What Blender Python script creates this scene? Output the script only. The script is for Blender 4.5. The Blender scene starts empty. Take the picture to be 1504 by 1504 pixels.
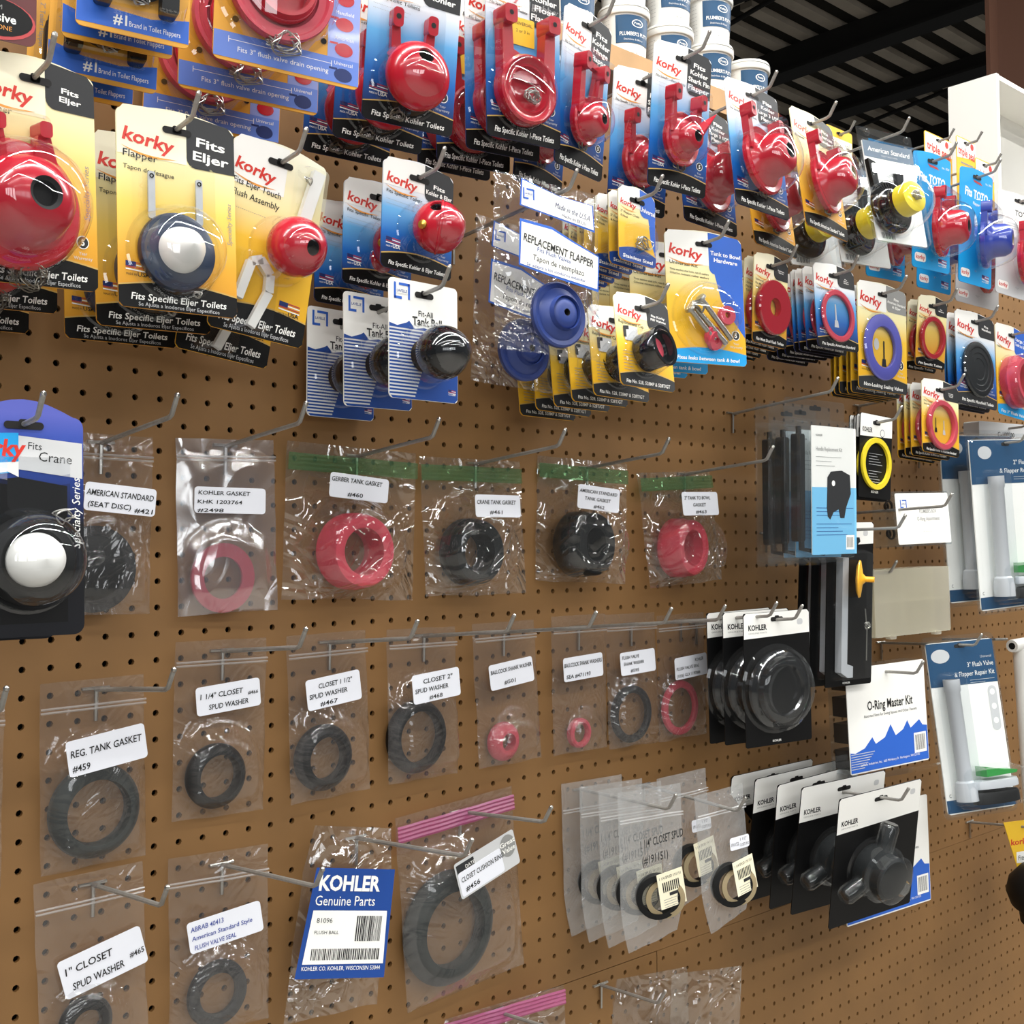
import bpy, math, random
from mathutils import Matrix, Vector, Euler, noise

# ---------------------------------------------------------------- camera, world, lights, exposure
scene = bpy.context.scene
COL = scene.collection
R = math.radians
cam_data = bpy.data.cameras.new('camera')
cam = bpy.data.objects.new('camera', cam_data)
COL.objects.link(cam)
cam_data.sensor_width = 36.0
cam_data.lens = 1711.99 / 1504 * 36.0
cam_data.shift_x = -0.00114
cam_data.shift_y = -0.03008
cam_data.clip_start = 0.02
YAW, PIT, ROL = 0.7334097, 0.0518851, -0.0021812
_f = Vector((math.sin(YAW) * math.cos(PIT), math.cos(YAW) * math.cos(PIT), math.sin(PIT)))
_r = Vector((math.cos(YAW), -math.sin(YAW), 0))
_u = _r.cross(_f)
_r2 = _r * math.cos(ROL) + _u * math.sin(ROL)
_u2 = -_r * math.sin(ROL) + _u * math.cos(ROL)
_m = Matrix((_r2, _u2, -_f)).transposed().to_4x4()
_m.translation = Vector((-0.3767, -1.0757, -0.1656))
cam.matrix_world = _m
scene.camera = cam
scene.view_settings.view_transform = 'Standard'
scene.view_settings.look = 'None'
scene.view_settings.gamma = 1.0
scene.view_settings.exposure = 0.0
scene.cycles.transparent_max_bounces = 24
scene.cycles.max_bounces = 8
scene.cycles.sample_clamp_indirect = 4.0

world = bpy.data.worlds.new('store_ambient')
scene.world = world
world.use_nodes = True
world.node_tree.nodes['Background'].inputs[0].default_value = (0.93, 0.97, 1.0, 1)
world.node_tree.nodes['Background'].inputs[1].default_value = 0.12


def area(name, loc, sx, sy, power, rot=(0, 0, 0), col=(1, 0.985, 0.95)):
    d = bpy.data.lights.new(name, 'AREA')
    d.shape = 'RECTANGLE'
    d.size, d.size_y = sx, sy
    d.energy = power
    d.color = col
    o = bpy.data.objects.new(name, d)
    COL.objects.link(o)
    o.location = loc
    o.rotation_euler = rot
    return o


# fluorescent strips over the aisle and over the next aisles, shop windows behind the photographer
for k, (yy, pw) in enumerate(((-0.75, 120), (-2.9, 75), (-5.2, 60))):
    for xx in (-3.0, 0.6, 4.2):
        area('fluorescent_strip', (xx, yy, 2.35), 3.3, 0.07, pw)
for k in range(4):
    area('shop_window', (-4.5 + 1.3 * k, -6.8, 0.7), 1.0, 1.3, 26, (R(90), 0, 0), (0.95, 0.98, 1.0))

# ---------------------------------------------------------------- where things hang (metres, degrees)
# x, z of the top middle, yaw, pitch, roll, width, height, distance from the board, copies (mm back, mm up)
POSES = {
    'S1': (-0.0628, 0.2014, 7.5, 1.6, -3.5, 0.097, 0.1707, 0.18, [(-84, -5), (-148, -13)]),
    'S2': (0.0631, 0.1959, -2.4, -1.9, -1.0, 0.1049, 0.1685, 0.16, [(-54, -7), (-111, -12)]),
    'S3': (0.1722, 0.1942, -1.4, 3.5, 6.5, 0.0967, 0.1757, 0.15, [(-62, -12)]),
    'S4': (0.3303, 0.2128, 1.3, 0.4, 1.5, 0.0902, 0.1096, 0.15, [(-69, -4), (-121, -15)]),
    'S5': (0.3207, 0.0898, 2.4, -0.2, -0.3, 0.0878, 0.1168, 0.17, [(-77, -1), (-145, -6)]),
    'T2': (0.0223, 0.3585, -12.1, -0.2, 1.3, 0.0907, 0.1091, 0.17, [(-34, 2), (-59, -21), (-109, -20)]),
    'T3': (0.1692, 0.3926, -11.3, 1.0, 1.2, 0.1384, 0.1338, 0.17, [(-73, -4), (-142, -15)]),
    'T4': (0.3129, 0.4079, -11.5, 5.2, 1.5, 0.0999, 0.161, 0.17, [(-49, -6), (-107, -6)]),
    'T5': (0.4549, 0.4501, -5.1, 1.9, -1.9, 0.1001, 0.1857, 0.17, [(-35, -5), (-85, -7), (-117, -7)]),
    'T6': (0.5567, 0.4311, 4.6, 2.2, 3.9, 0.083, 0.1818, 0.17, [(-68, -3)]),
    'T7': (0.7237, 0.4404, -7.6, 2.9, 1.8, 0.095, 0.1772, 0.17, [(-66, -11)]),
    'T8': (0.8599, 0.4283, -4.3, -9.1, 3.6, 0.1022, 0.1761, 0.17, [(-81, -6)]),
    'T9': (0.9969, 0.4234, 0.4, -10.6, 4.1, 0.1017, 0.1766, 0.17, [(-84, -8)]),
    'T10': (1.1917, 0.4494, -11.0, -8.5, -1.4, 0.1199, 0.1818, 0.17, [(-60, -21), (-146, -9)]),
    'T11': (1.3348, 0.4453, -7.5, 1.7, 0.6, 0.0953, 0.1842, 0.17, [(-80, 0)]),
    'T12': (1.4828, 0.4506, -3.8, 1.7, 1.2, 0.1004, 0.1921, 0.17, [(-72, 2)]),
    'T13': (1.6382, 0.4401, -12.5, -1.6, 6.3, 0.1117, 0.1862, 0.17, [(-73, -2)]),
    'S7': (0.6574, 0.2541, -2.2, -4.0, 3.6, 0.0627, 0.0907, 0.15, [(-16, -2), (-38, -1), (-54, -4), (-68, -7), (-82, -10), (-94, -12)]),
    'S8': (0.7826, 0.2234, -16.5, -3.2, -0.1, 0.1172, 0.1672, 0.15, [(-60, -3), (-95, -4), (-126, -6)]),
    'S9': (0.6068, 0.1094, 0.0, -7.2, 1.2, 0.091, 0.1053, 0.2, [(-40, -8), (-74, -11), (-104, -14), (-133, -17), (-163, -20)]),
    'S10': (0.9285, 0.2174, 1.6, 1.3, 1.5, 0.0801, 0.1195, 0.15, [(-15, -2), (-29, -5), (-41, -8), (-52, -11)]),
    'S11': (1.0786, 0.2278, -3.4, -3.7, 0.2, 0.0957, 0.1202, 0.15, [(-19, -2), (-30, -3), (-39, -4), (-54, -6), (-69, -8), (-85, -10)]),
    'S12': (1.2105, 0.2194, -1.8, -0.3, 0.8, 0.131, 0.1602, 0.15, [(-13, -5), (-21, -6), (-31, -6), (-39, -7), (-47, -8)]),
    'S13': (1.3651, 0.2223, -3.9, 3.2, 1.7, 0.0822, 0.1112, 0.15, [(-17, -4)]),
    'S14': (1.5032, 0.2136, -3.6, -2.7, 3.0, 0.1208, 0.156, 0.15, [(-14, -3), (-22, -5)]),
    'S15': (1.6379, 0.2067, -0.3, -2.5, 3.9, 0.1203, 0.1595, 0.15, []),
    'S16': (1.3815, 0.0879, -5.1, -2.4, 4.0, 0.1008, 0.1164, 0.15, [(-19, -4), (-31, -5), (-43, -8)]),
    'M1': (1.0136, 0.0302, -1.3, 1.0, -0.6, 0.1419, 0.2258, 0.16, [(-24, -4), (-47, -4)]),
    'M2': (1.1887, 0.022, -1.6, 1.1, 2.6, 0.0852, 0.1245, 0.15, [(-6, -2), (-11, -3), (-17, -2)]),
    'M3': (1.3151, -0.0881, -6.6, -3.3, -1.7, 0.1404, 0.0847, 0.15, []),
    'M4': (1.1138, -0.1385, -10.1, 3.1, -0.7, 0.0953, 0.236, 0.15, [(-24, -1), (-45, 0)]),
    'M5': (1.3387, -0.2086, -5.0, -0.5, -0.9, 0.2012, 0.1047, 0.12, []),
    'M6': (1.5793, 0.0174, -10.7, -1.3, -3.0, 0.2019, 0.3036, 0.16, [(-50, 10)]),
    'M7': (1.4406, -0.3188, -23.6, -6.7, -2.9, 0.1434, 0.2868, 0.14, []),
    'M9': (1.2179, -0.3502, -7.7, -1.7, -1.4, 0.1816, 0.1532, 0.14, []),
    'M9b': (1.2815, -0.5736, -6.9, -0.4, -1.2, 0.2053, 0.1671, 0.1, []),
    'M10': (0.9432, -0.2601, -12.9, 1.1, -1.8, 0.1156, 0.1778, 0.14, [(-33, 0), (-62, -1)]),
    'M11': (1.0993, -0.5089, -10.6, 11.1, -4.0, 0.1638, 0.1895, 0.2, [(-58, 5), (-100, 5), (-139, 6), (-180, 4)]),
    'M12a': (0.7064, -0.4649, -18.6, 3.7, -3.2, 0.0874, 0.1895, 0.12, [(-33, -2), (-64, -2), (-116, -5)]),
    'M12b': (0.8283, -0.4828, -8.0, -1.4, -3.7, 0.085, 0.1671, 0.13, [(-61, 25)]),
    'CR': (-0.0588, -0.0656, -0.9, -3.2, -0.2, 0.0915, 0.1715, 0.16, [(-55, -6)]),
    'B1a': (0.0714, -0.0644, -5.1, -2.7, 1.2, 0.0803, 0.1684, 0.015, []),
    'B1b': (0.1903, -0.062, -7.5, -1.0, -1.4, 0.1026, 0.174, 0.015, []),
    'B1c': (0.3454, -0.0621, -1.7, -0.3, 1.9, 0.1658, 0.1657, 0.015, []),
    'B1d': (0.5122, -0.0671, -1.4, -4.2, -0.1, 0.1521, 0.1612, 0.015, []),
    'B1e': (0.7017, -0.0594, -10.6, -1.4, 2.6, 0.1401, 0.1584, 0.015, []),
    'B1f': (0.8824, -0.068, -3.2, -5.1, -3.5, 0.1473, 0.1576, 0.015, []),
    'B2a': (0.0589, -0.2908, -2.5, 0.0, -1.4, 0.0963, 0.1697, 0.015, []),
    'B2b': (0.1885, -0.2625, -3.5, 0.9, 0.1, 0.0961, 0.1731, 0.015, []),
    'B2c': (0.3115, -0.2622, 0.2, -1.7, -1.2, 0.099, 0.1725, 0.015, []),
    'B2d': (0.4383, -0.2634, 2.9, -2.7, 0.9, 0.1013, 0.1683, 0.015, []),
    'B2e': (0.5627, -0.2622, 2.7, -4.1, -0.3, 0.1043, 0.1685, 0.015, []),
    'B2f': (0.6913, -0.2598, -1.1, -0.9, -0.1, 0.0956, 0.1725, 0.015, []),
    'B2g': (0.7887, -0.262, -0.4, -3.1, 0.5, 0.0979, 0.1735, 0.015, []),
    'B2h': (0.8933, -0.267, -1.0, -0.3, -0.9, 0.0997, 0.1715, 0.015, []),
    'B3a': (0.0582, -0.4655, -6.5, 1.1, -3.2, 0.0965, 0.1647, 0.015, []),
    'B3b': (0.188, -0.4695, -10.1, -1.9, -0.4, 0.0991, 0.1705, 0.015, []),
    'B3c': (0.3352, -0.4669, -12.4, -4.1, 8.9, 0.1002, 0.1863, 0.03, []),
    'B3d': (0.4882, -0.4658, 0.6, -2.1, -3.5, 0.1757, 0.2123, 0.015, []),
    'B3e': (0.5598, -0.7123, -11.3, -0.8, -2.6, 0.1738, 0.1987, 0.015, []),
    'B3f': (0.8222, -0.7425, -17.5, -3.3, -0.1, 0.1181, 0.1584, 0.015, []),
    'S6': (0.49, 0.2252, -6, -2, 1, 0.1427, 0.19, 0.17, []),
    'S6b': (0.52, 0.2002, -4, -1, 3, 0.12, 0.19, 0.09, []),
}
# gasket centre x, z, outer and inner radius, front distance, thickness
GASK = {
    'B1a': (0.0583, -0.19, 0.0401, 0.0313, 0.02, 0.01),
    'B1b': (0.1913, -0.201, 0.0348, 0.0211, 0.012, 0.003),
    'B1c': (0.34, -0.1756, 0.0399, 0.0254, 0.045, 0.036),
    'B1d': (0.506, -0.1776, 0.0381, 0.023, 0.04, 0.032),
    'B1e': (0.6862, -0.169, 0.0404, 0.0215, 0.05, 0.042),
    'B1f': (0.8851, -0.1746, 0.0394, 0.025, 0.045, 0.038),
    'B2a': (0.0644, -0.4119, 0.0423, 0.0292, 0.022, 0.016),
    'B2b': (0.1857, -0.3964, 0.0315, 0.0214, 0.022, 0.015),
    'B2c': (0.3109, -0.3939, 0.0345, 0.0223, 0.022, 0.015),
    'B2d': (0.4349, -0.3858, 0.0406, 0.0291, 0.022, 0.015),
    'B2e': (0.568, -0.4068, 0.0229, 0.0106, 0.02, 0.015),
    'B2f': (0.6959, -0.4104, 0.0192, 0.0122, 0.016, 0.009),
    'B2g': (0.795, -0.3961, 0.0382, 0.0282, 0.016, 0.009),
    'B2h': (0.8967, -0.3976, 0.038, 0.0276, 0.014, 0.007),
    'B3a': (0.0593, -0.6025, 0.0247, 0.0136, 0.016, 0.009),
    'B3b': (0.1903, -0.6082, 0.0321, 0.0194, 0.014, 0.007),
    'B3d': (0.4828, -0.6085, 0.0638, 0.042, 0.024, 0.018),
}
# hook x, z, length, label
HOOKS = [
    (0.068, -0.072, 0.148, 'wire hook of the half hidden #421 bag'),
    (0.197, -0.068, 0.143, 'wire hook of the very shiny bag'),
    (0.357, -0.071, 0.138, 'wire hook of the #460 bag'),
    (0.529, -0.072, 0.146, 'wire hook of the #461 bag'),
    (0.721, -0.069, 0.132, 'wire hook of the #462 bag'),
    (0.92, -0.07, 0.144, 'wire hook of the #463 bag'),
    (0.067, -0.302, 0.15, 'wire hook of the #459 bag'),
    (0.196, -0.275, 0.147, 'wire hook of the #466 bag'),
    (0.323, -0.274, 0.147, 'wire hook of the #467 bag'),
    (0.451, -0.274, 0.147, 'wire hook of the #468 bag'),
    (0.574, -0.276, 0.148, 'wire hook of the #501 bag'),
    (0.704, -0.277, 0.148, 'wire hook of the smallest red ring bag'),
    (0.805, -0.278, 0.15, 'wire hook of the #595 bag'),
    (0.909, -0.278, 0.154, 'wire hook of the last bag before the domed seals'),
    (0.067, -0.481, 0.143, 'wire hook of the #465 bag'),
    (0.198, -0.487, 0.174, 'wire hook of the blue-inked bag'),
    (0.359, -0.488, 0.187, 'wire hook of the blue printed parts bag'),
    (0.505, -0.482, 0.146, 'wire hook of the wide pink-zip bag'),
    (0.56, -0.726, 0.15, 'wire hook of the pink-zip bag at the bottom edge'),
]
BOXES = [
    (1.508, -0.09, 0.537, 0.095, 0.113, 0.0, 'yellow and red card tilted between the sky blue cards'),
    (1.548, -0.12, 0.533, 0.069, 0.124, 0.0, 'yellow and red card just below the header box, rear one'),
    (1.553, -0.15, 0.488, 0.067, 0.121, 0.0, 'yellow and red card overlapping the other one by the header box'),
    (1.26, -0.05, 0.501, 0.076, 0.047, 0.0, 'small pale yellow card behind the yellow bell flapper card'),
]
FARP = {'corner': [-0.1128, -0.2, 0.2029], 'tube': [1.6771, -0.1, -0.3529], 'float': [1.7406, -0.1, -0.6721], 'tagbox': [1.7248, -0.1, 0.0492]}
TUBS = [(0.966, 0.27, 3, 'behind the hinge flapper card'), (1.097, 0.27, 3, 'just past the hinge flapper card'), (1.216, 0.27, 3, 'directly above the frontmost shark fin card'), (1.333, 0.27, 3, 'between the shark fin and the large flapper cards'), (1.447, 0.27, 1, 'standing alone at the dark end of the row')]

# ---------------------------------------------------------------- materials
MATS = {}


def hexc(s):
    c = [int(s[i:i + 2], 16) / 255 for i in (0, 2, 4)]
    return tuple(x / 12.92 if x <= 0.04045 else ((x + 0.055) / 1.055) ** 2.4 for x in c) + (1,)


def mat(name, col, rough=0.5, metal=0.0, coat=0.0, noise_amt=0.0, noise_scale=40, bump=0.0, spec=0.5):
    if name in MATS:
        return MATS[name]
    m = bpy.data.materials.new(name)
    m.use_nodes = True
    nt = m.node_tree
    b = nt.nodes['Principled BSDF']
    c = hexc(col) if isinstance(col, str) else tuple(col) + (1,)
    b.inputs['Base Color'].default_value = c
    b.inputs['Roughness'].default_value = rough
    b.inputs['Metallic'].default_value = metal
    b.inputs['Specular IOR Level'].default_value = spec
    b.inputs['Coat Weight'].default_value = coat
    b.inputs['Coat Roughness'].default_value = 0.04
    if noise_amt or bump:
        tc = nt.nodes.new('ShaderNodeTexCoord')
        nz = nt.nodes.new('ShaderNodeTexNoise')
        nz.inputs['Scale'].default_value = noise_scale
        nz.inputs['Detail'].default_value = 4
        nt.links.new(tc.outputs['Object'], nz.inputs['Vector'])
        if noise_amt:
            rp = nt.nodes.new('ShaderNodeValToRGB')
            rp.color_ramp.elements[0].position = 0.3
            rp.color_ramp.elements[1].position = 0.7
            rp.color_ramp.elements[0].color = tuple(x * (1 - noise_amt) for x in c[:3]) + (1,)
            rp.color_ramp.elements[1].color = tuple(min(1, x * (1 + noise_amt)) for x in c[:3]) + (1,)
            nt.links.new(nz.outputs['Fac'], rp.inputs['Fac'])
            nt.links.new(rp.outputs['Color'], b.inputs['Base Color'])
        if bump:
            bp = nt.nodes.new('ShaderNodeBump')
            bp.inputs['Strength'].default_value = bump
            bp.inputs['Distance'].default_value = 0.002
            nt.links.new(nz.outputs['Fac'], bp.inputs['Height'])
            nt.links.new(bp.outputs['Normal'], b.inputs['Normal'])
    MATS[name] = m
    return m


def grad(name, stops, h, rough=0.32, xdir=False):
    """printed colour blend running down a card of height h (print, in the card's own coordinates)"""
    key = name + '_%d' % round(h * 1000)
    if key in MATS:
        return MATS[key]
    m = bpy.data.materials.new(key)
    m.use_nodes = True
    nt = m.node_tree
    b = nt.nodes['Principled BSDF']
    b.inputs['Roughness'].default_value = 0.42
    b.inputs['Specular IOR Level'].default_value = 0.3
    tc = nt.nodes.new('ShaderNodeTexCoord')
    sp = nt.nodes.new('ShaderNodeSeparateXYZ')
    nt.links.new(tc.outputs['Object'], sp.inputs[0])
    mu = nt.nodes.new('ShaderNodeMath')
    mu.operation = 'MULTIPLY'
    mu.inputs[1].default_value = -1.0 / h
    nt.links.new(sp.outputs['Z'], mu.inputs[0])
    ad = nt.nodes.new('ShaderNodeMath')
    ad.operation = 'MULTIPLY_ADD'
    ad.inputs[1].default_value = 1.2 if xdir else 0.0
    nt.links.new(sp.outputs['X'], ad.inputs[0])
    nt.links.new(mu.outputs[0], ad.inputs[2])
    rp = nt.nodes.new('ShaderNodeValToRGB')
    el = rp.color_ramp.elements
    while len(el) < len(stops):
        el.new(0.5)
    for e, (p, c) in zip(el, stops):
        e.position = p
        e.color = hexc(c)
    nt.links.new(ad.outputs[0], rp.inputs['Fac'])
    nt.links.new(rp.outputs['Color'], b.inputs['Base Color'])
    MATS[key] = m
    return m


def clear(name, tint=(0.97, 0.98, 0.99), gloss=0.35, rough=0.04, haze=0.0, hazecol=(0.8, 0.8, 0.78), bump=0.0, scale=30, floor=0.02):
    """clear plastic: see-through with a skin of reflection, a little haze and (film) creases"""
    if name in MATS:
        return MATS[name]
    m = bpy.data.materials.new(name)
    m.use_nodes = True
    nt = m.node_tree
    N, L = nt.nodes, nt.links
    N.remove(N['Principled BSDF'])
    out = N['Material Output']
    tr = N.new('ShaderNodeBsdfTransparent')
    tr.inputs[0].default_value = tint + (1,)
    gl = N.new('ShaderNodeBsdfGlossy')
    gl.inputs['Roughness'].default_value = rough
    gl.inputs['Color'].default_value = (1, 1, 1, 1)
    lw = N.new('ShaderNodeLayerWeight')
    pw = N.new('ShaderNodeMath')
    pw.operation = 'POWER'
    pw.inputs[1].default_value = 4.0
    L.new(lw.outputs['Facing'], pw.inputs[0])
    mr = N.new('ShaderNodeMath')
    mr.operation = 'MULTIPLY_ADD'
    mr.inputs[1].default_value = gloss * 2
    mr.inputs[2].default_value = floor
    L.new(pw.outputs[0], mr.inputs[0])
    lw.inputs['Blend'].default_value = 0.5
    if bump:
        tc = N.new('ShaderNodeTexCoord')
        n1 = N.new('ShaderNodeTexNoise')
        n1.inputs['Scale'].default_value = scale
        n1.inputs['Detail'].default_value = 1.2
        n1.inputs['Distortion'].default_value = 1.2
        L.new(tc.outputs['Object'], n1.inputs['Vector'])
        v1 = N.new('ShaderNodeTexVoronoi')
        v1.feature = 'DISTANCE_TO_EDGE'
        v1.inputs['Scale'].default_value = scale * 0.8
        L.new(n1.outputs['Color'], v1.inputs['Vector'])
        mx0 = N.new('ShaderNodeMath')
        mx0.operation = 'ADD'
        L.new(n1.outputs['Fac'], mx0.inputs[0])
        mv = N.new('ShaderNodeMath')
        mv.operation = 'MULTIPLY'
        mv.inputs[1].default_value = 0.5
        L.new(v1.outputs['Distance'], mv.inputs[0])
        L.new(mv.outputs[0], mx0.inputs[1])
        bp = N.new('ShaderNodeBump')
        bp.inputs['Strength'].default_value = bump
        bp.inputs['Distance'].default_value = 0.012
        L.new(mx0.outputs[0], bp.inputs['Height'])
        L.new(bp.outputs['Normal'], gl.inputs['Normal'])
        L.new(bp.outputs['Normal'], lw.inputs['Normal'])
    base = tr
    if haze:
        df = N.new('ShaderNodeBsdfDiffuse')
        df.inputs[0].default_value = hazecol + (1,)
        ts = N.new('ShaderNodeBsdfTranslucent')
        ts.inputs[0].default_value = hazecol + (1,)
        ms = N.new('ShaderNodeMixShader')
        ms.inputs[0].default_value = 0.4
        L.new(df.outputs[0], ms.inputs[1])
        L.new(ts.outputs[0], ms.inputs[2])
        mh = N.new('ShaderNodeMixShader')
        mh.inputs[0].default_value = haze
        L.new(tr.outputs[0], mh.inputs[1])
        L.new(ms.outputs[0], mh.inputs[2])
        base = mh
    mx = N.new('ShaderNodeMixShader')
    L.new(mr.outputs[0], mx.inputs[0])
    L.new(base.outputs[0], mx.inputs[1])
    L.new(gl.outputs[0], mx.inputs[2])
    L.new(mx.outputs[0], out.inputs['Surface'])
    MATS[name] = m
    return m


M = {}
M['white'] = mat('white_print', 'f4f3ee', 0.42, spec=.35)
M['cream'] = mat('cream_print', 'f3ecd0', 0.42, spec=.35)
M['paper'] = mat('white_sticker', 'e8eaf2', 0.5)
M['black'] = mat('black_print', '070708', 0.5, spec=.25)
M['tag'] = mat('charcoal_print', '2e2f31', 0.42, spec=.3)
M['ink'] = mat('ink', '151515', 0.5)
M['blueink'] = mat('blue_ink', '3a4a9a', 0.5)
M['grey'] = mat('grey_print', '8e8e8c', 0.5)
M['lightgrey'] = mat('light_grey_print', 'c9cacb', 0.5)
M['logo'] = mat('red_lettering', 'd02f22', 0.4)
M['orange'] = mat('orange_swoosh', 'e59a3c', 0.4)
M['gold'] = mat('gold_line', 'cda75a', 0.4)
M['navy'] = mat('navy_print', '1f2f66', 0.42, spec=.35)
M['blue'] = mat('blue_print', '2f63c4', 0.42, spec=.35)
M['royal'] = mat('royal_print', '1d4590', 0.42, spec=.35)
M['sky'] = mat('sky_print', '1f9bdc', 0.42, spec=.35)
M['teal'] = mat('teal_print', '1f4a6e', 0.42, spec=.35)
M['yellow'] = mat('yellow_print', 'f2c335', 0.42, spec=.35)
M['orangep'] = mat('orange_print', 'e0a23a', 0.42, spec=.35)
M['flagred'] = mat('flag_red', 'b83a3c', 0.4)
M['red'] = mat('red_rubber', 'b0182a', 0.22, coat=0.35)
M['redmatte'] = mat('red_matte_rubber', 'c43e50', 0.5, noise_amt=0.08, noise_scale=60)
M['redflat'] = mat('red_sheet_rubber', 'c8364b', 0.5)
M['darkred'] = mat('dark_red_inside', '3a0a10', 0.5)
M['slate'] = mat('slate_rubber', '0d1113', 0.5, spec=.3, noise_amt=0.12, noise_scale=80)
M['blackrub'] = mat('black_rubber', '08090a', 0.5, spec=.3, noise_amt=0.1, noise_scale=80)
M['greyrub'] = mat('grey_rubber', '242a29', 0.6, spec=.3, noise_amt=0.15, noise_scale=90)
M['glossblack'] = mat('gloss_black_rubber', '101113', 0.12, coat=0.5)
M['hole'] = mat('hole_shade_paint', '0b0808', 0.8)  # near-black colour standing in for the shade inside slots and openings
M['navyrub'] = mat('navy_rubber', '14263f', 0.35, coat=0.15)
M['bluerub'] = mat('blue_rubber', '2c3f9e', 0.28, coat=0.3)
M['purple'] = mat('violet_rubber', '5a5ab4', 0.42, spec=.35)
M['yelrub'] = mat('yellow_foam', 'e5cf2c', 0.4)
M['whiteplas'] = mat('white_plastic', 'ecebe6', 0.3, coat=0.3)
M['greyplas'] = mat('grey_plastic', 'b9bcc0', 0.35)
M['steel'] = mat('steel_wire', 'b8b6b0', 0.3, metal=1.0)
M['hook'] = mat('galvanised_wire', '9a9893', 0.4, metal=0.55, noise_amt=0.1, noise_scale=200)
M['brass'] = mat('brass', 'c8a04a', 0.3, metal=1.0)
M['chain'] = mat('ball_chain', '7d776c', 0.35, metal=1.0)
M['green'] = mat('green_plastic', '2c8a3c', 0.4)
M['tan'] = mat('tan_rubber', '9a8a6a', 0.5)
M['clear'] = clear('clear_blister', gloss=0.35, rough=0.012, floor=0.07)
M['shell'] = clear('clear_shell', tint=(0.95, 0.965, 0.975), gloss=0.3, rough=0.04, floor=0.035, haze=0.015)
M['film'] = clear('bag_film', tint=(0.96, 0.96, 0.96), gloss=0.3, rough=0.1, haze=0.04, hazecol=(.75, .72, .72), bump=0.24, scale=11, floor=0.05)
M['crinkle'] = clear('crinkled_film', tint=(0.97, 0.97, 0.965), gloss=0.35, rough=0.06, haze=0.022, bump=0.9, scale=9, floor=0.085)
M['silver'] = clear('shiny_film', tint=(0.95, 0.95, 0.97), gloss=0.5, rough=0.16, haze=0.05, hazecol=(0.85, 0.85, 0.92), bump=0.6, scale=6, floor=0.18)
M['milky'] = clear('milky_film', tint=(0.95, 0.955, 0.955), gloss=0.35, rough=0.14, haze=0.17, hazecol=(0.8, 0.82, 0.83), bump=0.4, scale=13, floor=0.06)
M['zipclear'] = clear('zip_ridge', tint=(0.9, 0.9, 0.9), gloss=0.35, rough=0.2, haze=0.3, hazecol=(0.9, 0.9, 0.9))
M['zipgreen'] = clear('green_zip', tint=(0.55, 0.75, 0.55), gloss=0.3, rough=0.2, haze=0.35, hazecol=(0.16, 0.36, 0.18))
M['zippink'] = clear('pink_zip', tint=(0.9, 0.5, 0.7), gloss=0.3, rough=0.2, haze=0.5, hazecol=(0.7, 0.16, 0.42))
M['frost'] = clear('frosted_plastic', tint=(0.93, 0.92, 0.86), gloss=0.25, rough=0.25, haze=0.3, hazecol=(0.95, 0.93, 0.84))

YEL = [(0.0, 'f4ecca'), (0.25, 'f1e6ae'), (0.48, 'eecb62'), (0.75, 'e0a432'), (1.0, 'd2912a')]
YEL2 = [(0.0, 'f7f3dc'), (0.3, 'f3e7ae'), (0.5, 'eebf3a'), (1.0, 'e5a91e')]
BLU = [(0.0, 'f2f3f4'), (0.25, 'e2e6ea'), (0.45, '5fa5da'), (0.68, '1a63b4'), (0.9, '1d2f66'), (1.0, '181f48')]


# ---------------------------------------------------------------- mesh builder
_TXT = {}


def text_geo(s, bold):
    k = (s, bold)
    if k not in _TXT:
        cu = bpy.data.curves.new('lettering', 'FONT')
        cu.body = s
        cu.size = 1
        cu.resolution_u = 2
        cu.offset = bold
        ob = bpy.data.objects.new('lettering', cu)
        me = bpy.data.meshes.new_from_object(ob)
        vs = [(v.co.x, v.co.y) for v in me.vertices]
        fs = [tuple(p.vertices) for p in me.polygons]
        bpy.data.objects.remove(ob)
        bpy.data.curves.remove(cu)
        bpy.data.meshes.remove(me)
        _TXT[k] = (vs, fs, min((a for a, _ in vs), default=0), max((a for a, _ in vs), default=1))
    return _TXT[k]


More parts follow.
